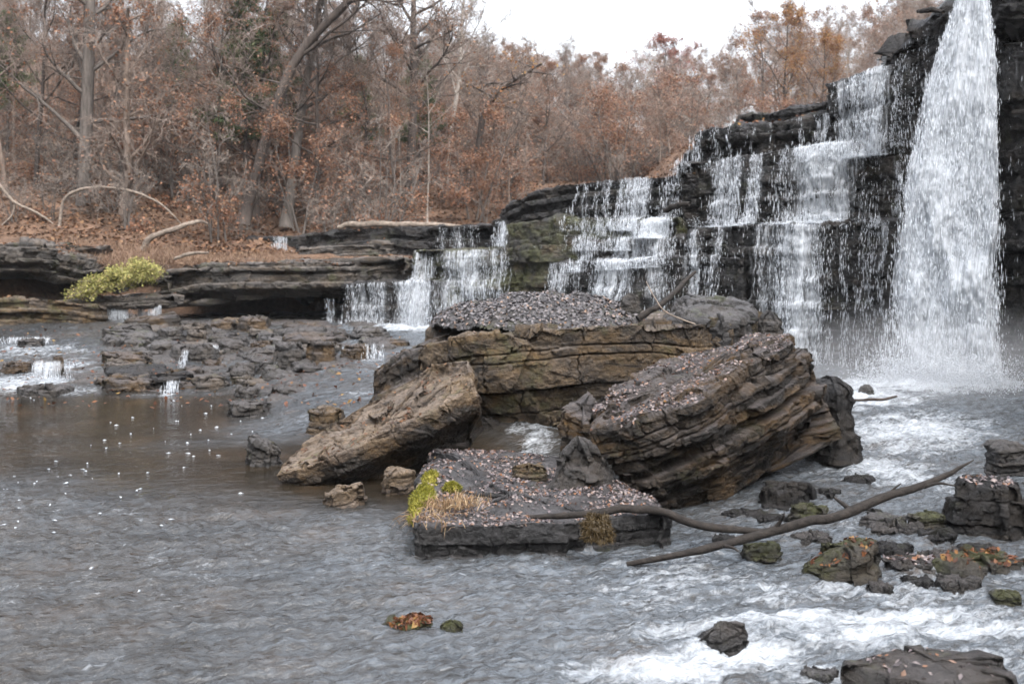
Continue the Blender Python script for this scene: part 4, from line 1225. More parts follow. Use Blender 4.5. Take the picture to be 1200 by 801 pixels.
def curtain(label, lip, zb, cov, nd, throw=.10, seed=0, dr=.0046, top=.5, foot=.2, out=NOUT, layers=2, dl_=(.03, .13), off=.03, group=None, bow=0.0, name='waterfall', rowh=.035, dense=1.0):
    """lip: (px, y, set-back or distance); zb: height of the foot (number or list); cov: (px, amount)"""
    P = []
    for q in lip:
        d = q[2] if q[2] > 8 else dl(q[0], q[2])
        P.append(np.concatenate([U(q[0], q[1], d), [q[0]]]))
    P = np.array(P)
    L = np.linalg.norm(P[-1, :2] - P[0, :2])
    C = max(12, int(L / .03))
    R_, s_, L = resample_open(P, C)
    cpx = np.interp(R_[:, 3], [c[0] for c in cov], [c[1] for c in cov])
    zbv = np.interp(R_[:, 3], np.linspace(P[0, 3], P[-1, 3], len(zb)), zb) if isinstance(zb, (list, tuple)) else np.full(C, zb)
    H = R_[:, 2] - zbv
    parts, covs, uvs = [], [], []
    for k in range(layers):
        nr = max(8, int(H.mean() / rowh))
        v = np.concatenate([np.linspace(-1, 0, 8)[:-1], np.linspace(0, 1, nr), 1 + np.linspace(0, 1, 7)[1:]])
        vv = v[:, None] * np.ones((1, C))
        s = np.clip(vv, 0, 1)
        uu = s_[None] + 0 * vv
        o = np.where(vv < 0, vv * top, throw * np.sqrt(s) + off)
        if k == 0:
            nd0 = int((v < 0).sum()); nd1 = int((v <= 1).sum())
            base = np.stack([R_[:, 0], R_[:, 1], R_[:, 2]], 1)
            rk = np.full((len(v), C), -9.0)
            for j in range(nd0, nd1):
                Q = base.copy(); Q[:, 2] -= s[j] * H + .02
                rk[j] = rock_front(Q, out)
            lipo = np.full(C, -.2)
            cling = np.zeros((len(v), C))
            prev = np.full(C, -.25)
            for j in range(nd0, nd1):
                prev = np.maximum(rk[j], prev - .02)
                cling[j] = prev
            cling[nd1:] = prev
            cling = np.clip(cling, -.3, .55)
            tz = np.full((nd0, C), -9.0)
            for j in range(nd0):
                Q = base + out[None] * (vv[j] * top)[:, None]
                tz[j] = rock_top(Q)
        fall = cling + off + throw * .55 * np.sqrt(s)
        lead = cling[nd0][None] + off
        o = np.where(vv < 0, vv * top + lead * (1 + vv), fall)
        o = o + np.where(vv > 1, (vv - 1) * foot, 0) + k * .05 * s
        wob = fbm(np.stack([uu * 2.6, s * H[None] * 1.3, np.full_like(uu, seed + k * 3.3)], -1), seed + k, 4)
        o = o + wob * (.015 + .10 * sstep(0, .5, s)) * np.minimum(1, H[None])
        zb0 = R_[None, :, 2] - s * H[None]
        zb0[:nd0] = np.where(tz > -8, np.clip(tz, R_[None, :, 2] - .25, R_[None, :, 2] + .2), zb0[:nd0])
        z = zb0 + .02 * (vv < 0) + .03 * np.abs(wob) * (vv > 1) + .012 * wob
        lat = .05 * fbm(np.stack([uu * 1.5, s * H[None] * 2, np.full_like(uu, seed + 50 + k)], -1), seed + 9, 3) * s
        tx = (P[-1, :2] - P[0, :2]) / np.linalg.norm(P[-1, :2] - P[0, :2])
        V = np.stack([R_[None, :, 0] + out[0] * o + tx[0] * lat, R_[None, :, 1] + out[1] * o + tx[1] * lat, z], -1)
        c = (cpx * .93 - .005)[None] * np.ones_like(vv) - (.16 if k else .05) * (1 if k else sstep(.0, .7, s)) - .30 * sstep(.04, -.06, vv) - .2 * sstep(-.2, -1, vv) - .3 * sstep(1.3, 2, vv) + .10 * sstep(.88, 1.0, vv)
        if k == 0: O0, V0s = o[nd0:nd1].copy(), s[nd0:nd1, 0].copy()
        edge = np.minimum(s_, L - s_) + .06 * n1(s_ * 0 + 1, seed) + .0
        c = c - .55 * sstep(.10 + .0 * L, 0, edge)[None] + .10 * n1(s_ * 1.7, seed + 2, 3)[None]
        parts.append((V, [grid_faces(*vv.shape)]))
        covs.append(c.ravel()); uvs.append(np.stack([uu + k * 7.7 + seed * 3.1, np.where(vv < 0, vv * top, s * H[None]) + np.where(vv > 1, (vv - 1) * foot, 0)], -1).reshape(-1, 2))
    Vm, fm = merge(parts)
    ob = put(name, Vm, fm, [M['curtain']], label, 'waterfall', group, attrs={'cov': np.concatenate(covs)}, uv=np.concatenate(uvs))
    # drops and threads of water
    r = np.random.default_rng(seed + 77)
    nd = int(nd * .36)
    g = np.linspace(0, C - 1, C * 6)
    cl = np.interp(g, np.arange(C), cpx) + .38 * n1(g * .33 + seed, seed + 3, 3) + .22 * n1(g * 1.3 + seed, seed + 4, 2)
    w = np.clip(cl - .30, 0, None) ** 1.5 + 1e-6
    i = r.choice(len(g), nd, p=w / w.sum())
    gi = g[i] + r.normal(0, .10, nd)
    s = r.beta(1.2, 1.0, nd)
    gi = np.clip(gi + r.normal(0, 1, nd) * (.25 + .9 * s) + 1.2 * n1(s * 3 + g[i] * .2, seed + 8, 2) * s, 0, C - 1)
    B = np.stack([np.interp(gi, np.arange(C), R_[:, j]) for j in range(3)], 1)
    Hh = np.interp(gi, np.arange(C), H)
    o = O0[np.clip((s * (len(V0s) - 1)).round().astype(int), 0, len(V0s) - 1), gi.round().astype(int)] + np.abs(r.normal(0, 1, nd)) * (.012 + .06 * s) + .015
    B[:, :2] += out[None, :2] * o[:, None]
    B[:, 2] -= s * Hh + .0
    D = np.stack([r.normal(0, .10, nd) + out[0] * .12, r.normal(0, .10, nd) + out[1] * .12, np.full(nd, -1.0)], 1)
    D[:, :2] *= .6
    ln = 1.25 * r.uniform(dl_[0], dl_[1], nd) * (.6 + .7 * np.sqrt(s)) * r.choice([.35, .8, 1.3], nd)
    dv, df = drops_mesh(B, D, ln, dr * r.uniform(.35, 1.15, nd), seed)
    # splashes at the foot
    ns = nd // 6
    i = r.choice(len(g), ns, p=w / w.sum())
    gi = np.clip(g[i] + r.normal(0, 2.5, ns), 0, C - 1)
    B = np.stack([np.interp(gi, np.arange(C), R_[:, j]) for j in range(3)], 1)
    B[:, 2] -= np.interp(gi, np.arange(C), H)
    B[:, :2] += out[None, :2] * (O0[-1][gi.round().astype(int)] + np.abs(r.normal(0, .16, ns)))[:, None]
    B[:, 2] += np.abs(r.normal(0, .10, ns))
    sv, sf = drops_mesh(B, r.normal(0, 1, (ns, 3)) + np.array([0, 0, 1.2]), r.uniform(.015, .06, ns), dr * r.uniform(.5, 1.2, ns), seed + 1)
    v, f = merge([(dv, df), (sv, sf)])
    put('drops', v, f, [M['drops']], parent=ob, smooth=True, kind='stuff')
    return ob


# lower middle cascade
curtain('broad white fall over the lowest middle ledge, ending behind the gravel mound', [(638, 309, -.02), (690, 303, -.02), (745, 304, -.07), (790, 299, -.02), (805, 298, 0)], .5,
        [(638, .7), (655, .8), (668, .5), (680, .3), (695, .8), (730, .9), (745, .45), (765, .8), (785, .45), (800, .4)], 7500, seed=1, throw=.16)
curtain('short white spill onto the lowest middle ledge', [(674, 284, .5), (730, 280, .46), (800, 276, .46)], [1.98, 2.12],
        [(674, .45), (690, .65), (705, .4), (720, .8), (745, .6), (770, .85), (795, .45)], 3600, seed=2, throw=.10)
curtain('small rounded white spill below the left tier of the falls', [(744, 256, .78), (762, 254, .72), (784, 256, .75)], 2.66, [(744, .7), (755, 1.0), (778, 1.0), (784, .7)], 2200, seed=3, throw=.22)
curtain('thin threads of water over the left tier of the falls', [(668, 214, 1.13), (700, 210, 1.13), (760, 207, 1.13), (795, 205, 1.13)], [2.85, 2.8],
        [(668, .45), (680, .62), (690, .3), (698, .62), (712, .4), (722, .75), (735, .98), (748, .8), (760, .35), (775, .4), (785, .2), (795, .5)], 5200, seed=4, throw=.10)
curtain('thin trickles across the mossy step under the left tier', [(640, 257, .82), (700, 257, .82), (745, 258, .82)], 2.42, [(640, .1), (660, .25), (675, .55), (700, .6), (715, .45), (735, .75), (745, .7)], 2600, seed=5, throw=.07)
curtain('narrow white spill at the left end of the falls, above the left fall', [(572, 262, 23.6), (580, 258, 23.4), (588, 262, 23.2)], 2.52, [(572, .45), (579, .85), (588, .4)], 900, seed=6, throw=.1)
curtain('narrow white spill beside the brown square block of the cliff', [(782, 196, 1.3), (792, 192, 1.1), (798, 194, 1.1)], 2.95, [(782, .5), (790, .7), (798, .35)], 900, seed=7, throw=.08)
curtain('white fall over the long middle ledge left of the tall waterfall', [(798, 272, .2), (835, 265, .24), (900, 262, .24), (960, 261, .24), (1040, 257, .2)], .42,
        [(798, .65), (815, .72), (828, .35), (842, .8), (852, .3), (862, .45), (875, .4), (885, .75), (905, .7), (918, .85), (940, 1.05), (955, .9), (965, .55), (985, .6), (1000, .45), (1015, .55), (1030, .5), (1040, .6)], 15000, seed=8, throw=.18, rowh=.03)
curtain('white fall over the upper long ledge left of the tall waterfall', [(786, 193, 1.1), (822, 189, 1.1), (880, 180, 1.14), (970, 167, 1.14), (1050, 160, 1.1)], [2.85, 2.9],
        [(786, .2), (806, .15), (815, .5), (822, .2), (835, .72), (850, .85), (865, .6), (876, .35), (884, .8), (893, .75), (900, .35), (915, .35), (925, .6), (940, .9), (965, 1.05), (985, .95), (995, .5), (1003, .5), (1010, .55), (1020, .35), (1040, .4), (1050, .5)], 11000, seed=9, throw=.14, rowh=.03)
curtain('thin trickles over the overhanging ledge near the top of the falls', [(800, 157, 1.7), (818, 150, 1.45), (850, 146, 1.45), (920, 137, 1.45), (968, 131, 1.6)], [3.95, 4.0],
        [(800, .55), (815, .35), (845, .25), (852, .5), (858, .2), (872, .2), (876, .42), (882, .2), (898, .2), (903, .5), (908, .2), (925, .2), (932, .55), (938, .3), (950, .5), (960, .85), (968, .8)], 2600, seed=10, throw=.05)
curtain('upper right white fall dropping from the top tier beside the tall waterfall', [(975, 98, 1.7), (1000, 88, 1.52), (1040, 77, 1.42), (1075, 68, 1.35)], [4.0, 4.1],
        [(975, .7), (990, .8), (1005, .85), (1020, .85), (1035, .95), (1042, .7), (1050, .45), (1062, .35), (1075, .45)], 7000, seed=11, throw=.12, rowh=.03)
# left falls
curtain('wide white fall left of the mossy column, beside the cave ledge', [(480, 294, 24.55), (530, 294, 24.15), (588, 290.5, 23.35), (600, 289, 23.2)], .7,
        [(480, .8), (490, .85), (500, .8), (512, .5), (525, .9), (545, .95), (560, .8), (575, .75), (585, .75), (592, .5), (600, .3)], 10000, seed=12, throw=.2, out=np.array([-.35, -.94, 0]))
curtain('lower left step of white water at the end of the cave ledge', [(405, 333, 24.6), (436, 331, 24.4), (468, 330, 24.1), (505, 329, 23.85)], .7,
        [(405, .75), (418, .8), (430, .55), (445, .8), (455, .5), (470, .9), (490, .95), (505, .6)], 4200, seed=13, throw=.14, out=np.array([-.25, -.96, 0]))
curtain('thin trickles dripping off the right end of the cave ledge', [(378, 350, 24.75), (402, 350, 24.7)], .72, [(378, .4), (384, .62), (390, .3), (396, .45), (402, .5)], 400, seed=14, throw=.04, out=np.array([0, -1.0, 0]))
curtain('small white fall under the low ledge by the shrub', [(128, 357, 26.1), (160, 356, 26.0), (198, 356, 25.9)], .66, [(128, .8), (145, .95), (160, .9), (178, .95), (185, .8), (198, 1.1)], 1500, seed=15, throw=.08, out=np.array([0, -1.0, 0]))
curtain('thin falls at the right of the far ledge', [(505, 266, 30.7), (540, 265, 30.5), (562, 264, 30.3)], 2.28, [(505, .4), (515, .5), (525, .3), (540, .75), (548, .5), (562, .5)], 900, seed=16, throw=.06, out=np.array([0, -1.0, 0]))
curtain('tiny white fall in the far gully left of the far ledge', [(318, 277, 32.4), (330, 277, 32.3), (342, 280, 32.1)], 2.32, [(318, .5), (326, .85), (335, .7), (342, .4)], 700, seed=17, throw=.15, out=np.array([.2, -.97, 0]))
# tall waterfall: spreads to the left as it drops
seed = 18
parts, covs, uvs = [], [], []
r = np.random.default_rng(5)


def tall(a, s, o=0.0):
    """a 0..1 across, s 0..1 down"""
    py = -75 + s * (452 + 75)
    lpx = np.interp(py, [-75, 0, 60, 100, 200, 300, 400, 455], [1134, 1121, 1099, 1085, 1062, 1049, 1038, 1033])
    rpx = np.interp(py, [-75, 0, 50, 100, 200, 455], [1152, 1159, 1166, 1168, 1170, 1174])
    px = lpx + (rpx - lpx) * a
    d = dl(px, .55 - 1.5 * np.sqrt(np.clip(s, 0, 1)) * .9) - o
    return np.stack([d * (px - 600) / F, d, CH - d * (py - HZ) / F], -1)


for k in range(3):
    a, s = np.meshgrid(np.linspace(0, 1, 90), np.linspace(0, 1, 230))
    wob = fbm(np.stack([a * 5, s * 9, np.full_like(a, k * 4.4)], -1), 90 + k, 4)
    V = tall(a, s, .10 * k - .05 + wob * (.05 + .18 * s))
    c = 1.22 + .05 * (k == 0) - .20 * s - .10 * k + .22 * np.clip(1 - np.abs(a - .5) * 1.6, 0, 1) - .85 * (sstep(.22, -.03, a + .13 * n1(s * 14, k, 3)) + sstep(.86, 1.02, a + .07 * n1(s * 14 + 4, k, 3))) * (.45 + .5 * s)
    parts.append((V, [grid_faces(*a.shape)]))
    covs.append(c.ravel())
    uvs.append(np.stack([a * 1.7 * (.6 + .6 * s) + 11 * k, s * 7], -1).reshape(-1, 2))
v, f = merge(parts)
tf = put('waterfall', v, f, [M['curtain']], 'tallest white waterfall plunging down the right side of the cliff', 'waterfall', attrs={'cov': np.concatenate(covs)}, uv=np.concatenate(uvs))
nd = 13000
a = np.clip(r.beta(1.0, 1.05, nd) + r.normal(0, .035, nd), -.07, 1.06)
s = r.beta(1.25, .95, nd)
P = tall(a, s, np.abs(r.normal(0, .16, nd)) * (.4 + s) + .02)
D = np.stack([r.normal(-.03, .045, nd), r.normal(-.06, .04, nd), np.full(nd, -1.0)], 1)
dv, df = drops_mesh(P, D, r.uniform(.04, .26, nd) * r.choice([.3, .6, 1.0], nd), .0048 * r.uniform(.4, 1.3, nd), 3)
ns = 9000
a = r.random(ns)
P = tall(a, np.ones(ns), np.abs(r.normal(0, .5, ns))); P[:, 2] = .5 + np.abs(r.normal(0, .22, ns)); P[:, 0] += r.normal(0, .3, ns)
sv, sf = drops_mesh(P, r.normal(0, 1, (ns, 3)) + np.array([0, 0, 1.0]), r.uniform(.01, .05, ns), .006 * r.uniform(.5, 1.2, ns), 4)
v, f = merge([(dv, df), (sv, sf)])
put('drops', v, f, [M['drops']], parent=tf, smooth=True, kind='stuff')
curtain('sparse thin trickles on the dark wall right of the tall waterfall', [(1160, 52, .3), (1200, 44, .1), (1260, 30, -.2)], .45, [(1160, .3), (1175, .2), (1188, .34), (1196, .36), (1210, .2), (1230, .4), (1260, .3)], 1800, seed=19, throw=.06, layers=1, dl_=(.02, .09))
curtain('thin sheet of trickles on the dark wall left of the tall waterfall', [(1046, 66, 1.3), (1060, 40, 1.1), (1085, 30, .95)], 4.2, [(1046, .5), (1056, .55), (1070, .5), (1085, .5)], 1600, seed=20, throw=.1, layers=1, dl_=(.02, .09))
curtain('thin trickles down the wet wall between the long middle ledge and the tall waterfall', [(1000, 164, 1.08), (1050, 160, 1.05), (1085, 157, 1.0)], 2.8, [(1000, .35), (1020, .3), (1050, .42), (1070, .5), (1085, .5)], 2200, seed=22, throw=.1, layers=1, dl_=(.02, .09))
# rapids squeezed between boulders, and trickles among the cascade stones
curtain('foaming chute rushing through the gap under the long slab', [(600, 500, 12.7), (630, 488, 12.7), (668, 492, 12.6)], [.10, .2], [(600, .6), (615, .95), (650, 1.0), (668, .8)], 1200, seed=23, throw=.55, out=np.array([-.15, -.98, 0]), top=.5, foot=.4)
for (px, py, w, h, lb) in [(330, 405, 14, 28, 'small white trickle over the corner of the cube-like stone'), (246, 405, 16, 14, 'little trickle between the square wet stones of the cascade'), (435, 404, 26, 18, 'short white spill between the blocky stones below the left fall'),
                           (55, 425, 60, 20, 'short white fall over the far left end of the cascade'), (212, 412, 8, 20, 'thin white trickle in the middle of the cascade'), (195, 448, 20, 14, 'low white run at the foot of the middle cascade'), (20, 396, 70, 8, 'low white riffle upstream at the far left')]:
    d, z = shelf_d(px, py + h)
    curtain(lb, [(px - w / 2, py, d), (px + w / 2, py, d)], z, [(px - w / 2, .75), (px, .85), (px + w / 2, .75)], 260, seed=int(px), throw=.18, out=np.array([-.1, -.99, 0]), top=.25, foot=.5, off=.05)

# ================================================================== WOODS
def vtubes(p0, d, L, r0, r1, seed, bend=.25, k=3, up=0.0):
    """n three-point twigs at once"""
    r = np.random.default_rng(seed)
    n = len(p0)
    d = d / (np.linalg.norm(d, axis=1, keepdims=True) + 1e-9)
    d2 = d + r.normal(0, bend, (n, 3)) + np.array([0, 0, up])
    d2 /= np.linalg.norm(d2, axis=1, keepdims=True)
    L = L[:, None]
    p1 = p0 + d * L * .5
    p2 = p1 + d2 * L * .5
    a = r.normal(0, 1, (n, 3))
    X = np.cross(d, a); X /= np.linalg.norm(X, axis=1, keepdims=True) + 1e-9
    Y = np.cross(d, X)
    an = np.arange(k) / k * 2 * np.pi
    off = X[:, None] * np.cos(an)[None, :, None] + Y[:, None] * np.sin(an)[None, :, None]
    V = np.concatenate([p0[:, None] + off * r0[:, None, None], p1[:, None] + off * (r0 * .6 + r1 * .4)[:, None, None], p2[:, None] + off * r1[:, None, None]], 1)
    q = []
    for row in range(2):
        for c in range(k):
            c2 = (c + 1) % k
            q.append([row * k + c, row * k + c2, (row + 1) * k + c2, (row + 1) * k + c])
    f = (np.arange(n)[:, None, None] * (3 * k) + np.array(q)[None]).reshape(-1, 4)
    return V.reshape(-1, 3), f, p1, p2, d, d2


def branch_pts(p, d, L, n, r, wob, up):
    out = [p]
    d = d / np.linalg.norm(d)
    for i in range(n - 1):
        d = d + r.normal(0, wob, 3) + np.array([0, 0, up])
        d /= np.linalg.norm(d)
        out.append(out[-1] + d * L / (n - 1))
    return np.array(out)


PROTO = []


def proto(kind, seed, H=14, r0=.16, lean=(0, 0), t0=.35, nl=13, Ll=.36, elev=(.5, 1.1), ns=7, nt=8, nq=3, leaf=2500, ls=.14, leafm='russet', bark='bark_grey', twig='twig', wob=.05, tr=.012, stems=1, pts=None, sub_up=.05, spread=.25, radii=None):
    r = np.random.default_rng(seed)
    T, Cr = [], []
    E0, E1 = [], []
    for st in range(stems):
        if pts is None:
            le = np.array([lean[0], lean[1]]) + (r.normal(0, .22, 2) if stems > 1 else 0)
            h = H * (r.uniform(.65, 1) if stems > 1 else 1)
            zs = np.linspace(0, 1, 12)
            tp = np.stack([le[0] * h * zs ** 1.2 + n1(zs * 2.2 + seed, seed + st, 2) * wob * h * zs, le[1] * h * zs ** 1.2 + n1(zs * 2.2 + seed + 9, seed + st + 4, 2) * wob * h * zs, h * zs - .25], 1)
            tp[:, :2] += r.normal(0, .12, 2) * (stems > 1)
        else:
            tp = spline(np.array(pts), 14); h = H
        rr = (r0 * ((1 - np.linspace(0, 1, len(tp))) ** .8 * .95 + .05)) if radii is None else np.interp(np.linspace(0, 1, len(tp)), np.linspace(0, 1, len(radii)), radii)
        rr[0] *= 1.35
        T.append(tube(tp, rr, 8 if r0 > .08 else 5))
        n_l = nl if stems == 1 else max(4, nl // stems)
        az0 = r.uniform(0, 6.28)
        for i in range(n_l):
            t = t0 + (1 - t0) * ((i + r.uniform(0, .8)) / n_l)
            j = min(t, .999) * (len(tp) - 1)
            i0 = int(j); p = tp[i0] * (1 - (j - i0)) + tp[min(i0 + 1, len(tp) - 1)] * (j - i0)
            az = az0 + i * 2.399 + r.normal(0, .4)
            el = r.uniform(*elev) * (.7 + .5 * t)
            L = h * Ll * (1.12 - .75 * (t - t0) / (1 - t0 + 1e-6)) * r.uniform(.6, 1.15)
            d = np.array([math.cos(az) * math.cos(el), math.sin(az) * math.cos(el), math.sin(el)])
            B = branch_pts(p, d, L, 7, r, .13, sub_up)
            rb = min(rr[i0] * .6, r0 * .42) * np.linspace(1, .22, 7)
            T.append(tube(B, np.maximum(rb, .008), 5, False))
            for m in range(ns):
                q = r.uniform(.2, 1.0) * 5.99
                q0 = int(q); pp = B[q0] * (1 - q + q0) + B[q0 + 1] * (q - q0)
                dd = (B[q0 + 1] - B[q0]); dd /= np.linalg.norm(dd)
                d2 = dd * .6 + r.normal(0, .55, 3); d2[2] += .12
                S = branch_pts(pp, d2, L * r.uniform(.25, .5), 4, r, .16, sub_up)
                T.append(tube(S, np.maximum(rb[q0] * .5 * np.linspace(1, .3, 4), .007), 4, False))
                E0.append(S); E1.append(L)
    S = np.array(E0)                                   # (n,4,3)
    n = len(S)
    if n and nt:
        i = np.repeat(np.arange(n), nt)
        q = r.uniform(.3, 2.999, len(i)); q0 = q.astype(int); fq = (q - q0)[:, None]
        p = S[i, q0] * (1 - fq) + S[i, q0 + 1] * fq
        d = S[i, q0 + 1] - S[i, q0]; d /= np.linalg.norm(d, axis=1, keepdims=True)
        d = d * .7 + r.normal(0, .5, d.shape)
        L = np.array(E1)[i] * r.uniform(.10, .26, len(i))
        V, f, p1, p2, d1, d2 = vtubes(p, d, L, np.full(len(i), tr), np.full(len(i), tr * .45), seed + 1, up=sub_up)
        Cr.append((V, f))
        ends, dirs, Ls = [p1, p2], [d1, d2], L
        if nq:
            j = np.repeat(np.arange(len(p1)), nq)
            fq = r.uniform(0, 1, (len(j), 1))
            pq = p1[j] * (1 - fq) + p2[j] * fq
            dq = d2[j] * .6 + r.normal(0, .6, (len(j), 3))
            V, f, a1, a2, _, _ = vtubes(pq, dq, Ls[j] * r.uniform(.3, .7, len(j)), np.full(len(j), tr * .6), np.full(len(j), tr * .3), seed + 2)
            Cr.append((V, f)); ends += [a1, a2]
        en = np.concatenate(ends)
    vt, ft = merge(T)
    tm = mesh_np('trunk', vt, ft, [M[bark]])
    cv, cf = merge([(v, [f]) for v, f in Cr])
    mi = np.zeros(sum(len(x) for x in cf), int)
    if leaf:
        # leaves in clumps: some twigs carry many, some none
        wgt = np.clip(fbm(en * .55 + seed, seed + 5, 3) + .15, .02, None) ** 1.3
        k = r.choice(len(en), leaf, p=wgt / wgt.sum())
        P = en[k] + r.normal(0, spread * .45, (leaf, 3))
        lv, lf = leaves_mesh(P, r.normal(0, 1, (leaf, 3)) + np.array([0, 0, .5]), ls, seed + 3, .1, 0, .7)
        nf = len(mi)
        cf = cf + [lf[0] + len(cv)]; cv = np.concatenate([cv, lv])
        mi = np.concatenate([mi, np.ones(len(lf[0]), int)])
    cm = mesh_np('crown', cv, cf, [M[twig], M[leafm]], mat_idx=mi, smooth=False)
    return dict(kind=kind, H=H, trunk=tm, crown=cm)


def pine_proto(seed, H=13, r0=.16):
    r = np.random.default_rng(seed)
    zs = np.linspace(0, 1, 10)
    tp = np.stack([n1(zs * 2, seed, 2) * .2, n1(zs * 2 + 5, seed, 2) * .2, zs * H - .2], 1)
    T = [tube(tp, r0 * (1 - zs * .93), 7)]
    P, N = [], []
    for t in np.arange(.34, .99, .022):
        for j in range(r.integers(2, 5)):
            az = r.uniform(0, 6.28)
            L = H * .26 * (1.02 - t) ** .7 * r.uniform(.6, 1.2) + .2
            p = np.array([np.interp(t, zs, tp[:, 0]), np.interp(t, zs, tp[:, 1]), t * H])
            B = branch_pts(p, np.array([math.cos(az), math.sin(az), .12]), L, 6, r, .10, .04)
            T.append(tube(B, np.linspace(.03, .008, 6), 4, False))
            n = int(70 * L) + 30
            q = r.uniform(.25, 1, n) * 4.99; q0 = q.astype(int); fq = (q - q0)[:, None]
            pp = B[q0] * (1 - fq) + B[q0 + 1] * fq + r.normal(0, .16, (n, 3)) * np.array([1, 1, .55])
            P.append(pp); N.append(r.normal(0, 1, (n, 3)) + np.array([0, 0, .6]))
    P = np.concatenate(P); N = np.concatenate(N)
    vt, ft = merge(T)
    lv, lf = leaves_mesh(P, N, .30, seed, .1, 0, .22)
    return dict(kind='pine', H=H, trunk=mesh_np('trunk', vt, ft, [M['bark_dark']]), crown=mesh_np('crown', lv, lf, [M['needles']], smooth=False))


PR = {
    'russet': [proto('russet', 1, 14, .17, (.04, 0), .28, 15, .34, (.2, .9), 7, 8, 3, 6800, .105, 'russet', 'bark_grey'),
               proto('russet', 2, 13, .15, (-.05, .02), .22, 16, .36, (.15, .8), 7, 8, 3, 7600, .105, 'russet', 'bark_dark')],
    'bare': [proto('bare', 3, 16, .19, (.03, .02), .35, 14, .36, (.5, 1.1), 8, 9, 4, 500, .12, 'tan_leaf', 'bark_grey'),
             proto('bare', 4, 15, .15, (-.06, .02), .3, 15, .34, (.5, 1.15), 8, 9, 4, 300, .12, 'russet', 'bark_dark'),
             proto('bare', 5, 16, .14, (.10, .02), .4, 13, .30, (.6, 1.2), 8, 9, 4, 700, .12, 'tan_leaf', 'bark_tan')],
    'tan': [proto('tan', 6, 14, .16, (.02, 0), .3, 15, .36, (.3, 1.0), 8, 8, 3, 6500, .14, 'tan_leaf', 'bark_tan'),
            proto('tan', 7, 13, .14, (-.03, 0), .35, 14, .36, (.3, 1.0), 8, 8, 3, 5200, .14, 'russet', 'bark_grey'),
            proto('tan', 8, 14, .13, (.03, 0), .42, 14, .32, (.5, 1.1), 8, 8, 3, 4200, .14, 'tan_leaf', 'bark_pale')],
    'pale': [proto('pale', 9, 16, .12, (.03, 0), .42, 14, .24, (.7, 1.2), 7, 7, 3, 600, .11, 'tan_leaf', 'bark_pale', 'twig_pale'),
             proto('pale', 10, 15, .11, (-.03, 0), .5, 12, .26, (.6, 1.2), 7, 7, 3, 1400, .12, 'tan_leaf', 'bark_pale', 'twig_pale')],
    'slim': [proto('slim', 31, 15, .075, (.04, 0), .5, 11, .2, (.5, 1.1), 5, 6, 3, 260, .10, 'tan_leaf', 'bark_pale', 'twig'), proto('slim', 32, 14, .085, (-.05, 0), .45, 11, .22, (.5, 1.1), 5, 6, 3, 420, .10, 'russet', 'bark_tan', 'twig')],
    'red': [proto('red', 12, 13, .15, (.02, 0), .35, 14, .36, (.3, 1.0), 8, 8, 3, 7000, .14, 'red_leaf', 'bark_grey')],
    'orange': [proto('orange', 13, 14, .16, (0, 0), .3, 15, .36, (.2, .9), 8, 8, 3, 6500, .15, 'orange_leaf', 'bark_dark')],
    'pine': [pine_proto(14), pine_proto(15)],
    'sapling': [proto('sapling', 16, 4.6, .035, (.05, 0), .12, 16, .42, (.1, .8), 5, 6, 3, 2600, .075, 'russet', 'bark_grey', 'twig', tr=.007, stems=3),
                proto('sapling', 17, 4.2, .03, (-.1, 0), .15, 16, .45, (.1, .8), 5, 6, 3, 1300, .075, 'russet', 'bark_grey', 'twig_pale', tr=.007, stems=4),
                proto('sapling', 18, 5.2, .04, (.12, 0), .2, 16, .4, (.2, .9), 5, 6, 3, 2400, .075, 'tan_leaf', 'bark_tan', 'twig', tr=.007, stems=2)],
    'brush': [proto('brush', 19, 2.6, .025, (0, 0), .05, 18, .6, (.0, .8), 5, 6, 3, 350, .09, 'russet', 'bark_grey', 'twig_pale', tr=.006, stems=5),
              proto('brush', 20, 3.0, .03, (.1, 0), .1, 18, .55, (.1, .9), 5, 6, 3, 260, .09, 'tan_leaf', 'bark_grey', 'twig_pale', tr=.006, stems=4)],
}


def plant(p, x, y, z, sc, rot, label, cat, name, group=None, sz=None):
    e = bpy.data.objects.new(name, None)
    COL.objects.link(e)
    e.empty_display_size = .3
    e.location = (x, y, z); e.rotation_euler = (0, 0, rot); e.scale = (sc, sc, sz or sc)
    for nm in ('trunk', 'crown'):
        c = bpy.data.objects.new(nm, p[nm]); COL.objects.link(c); c.parent = e
    return tag(e, label, cat, group)


rt = random.Random(21)
SKY = [(-300, -60), (60, -50), (110, 30), (150, -10), (220, 0), (300, -20), (350, 20), (420, -10), (450, 10), (500, 45), (520, 85), (560, 82), (600, 72), (640, 74), (680, 64), (720, 74), (770, 52), (800, 66), (840, 62), (870, 40), (900, 12), (960, 2), (1000, 14), (1040, -10), (1100, -30), (1300, -60)]


def skyline(px):
    return np.interp(px, [s[0] for s in SKY], [s[1] for s in SKY])


NAMES = {'russet': ('oak_tree', 'russet leaved'), 'bare': ('bare_tree', 'bare grey twiggy'), 'tan': ('autumn_tree', 'tan leaved autumn'), 'pale': ('birch_tree', 'slim pale trunked'), 'slim': ('slender_tree', 'very thin straight trunked'), 'red': ('maple_tree', 'dull red leaved'),
         'orange': ('autumn_tree', 'orange brown leaved'), 'pine': ('pine_tree', 'dark green pine'), 'sapling': ('sapling', 'thin brown leaved sapling'), 'brush': ('bush', 'tangled pale bare bush')}


def zone(px):
    for a, b in ((90, 'at the far left of the woods'), (230, 'in the woods above the yellow green shrub'), (400, 'in the woods above the cave ledge'), (520, 'in the woods left of the bright sky gap'),
                 (660, 'under the bright sky gap'), (790, 'behind the left tier of the falls'), (960, 'behind the upper ledges of the falls')):
        if px < a: return b
    return 'behind the top of the falls'


NT_ = {'n': 0}
PLACED = []


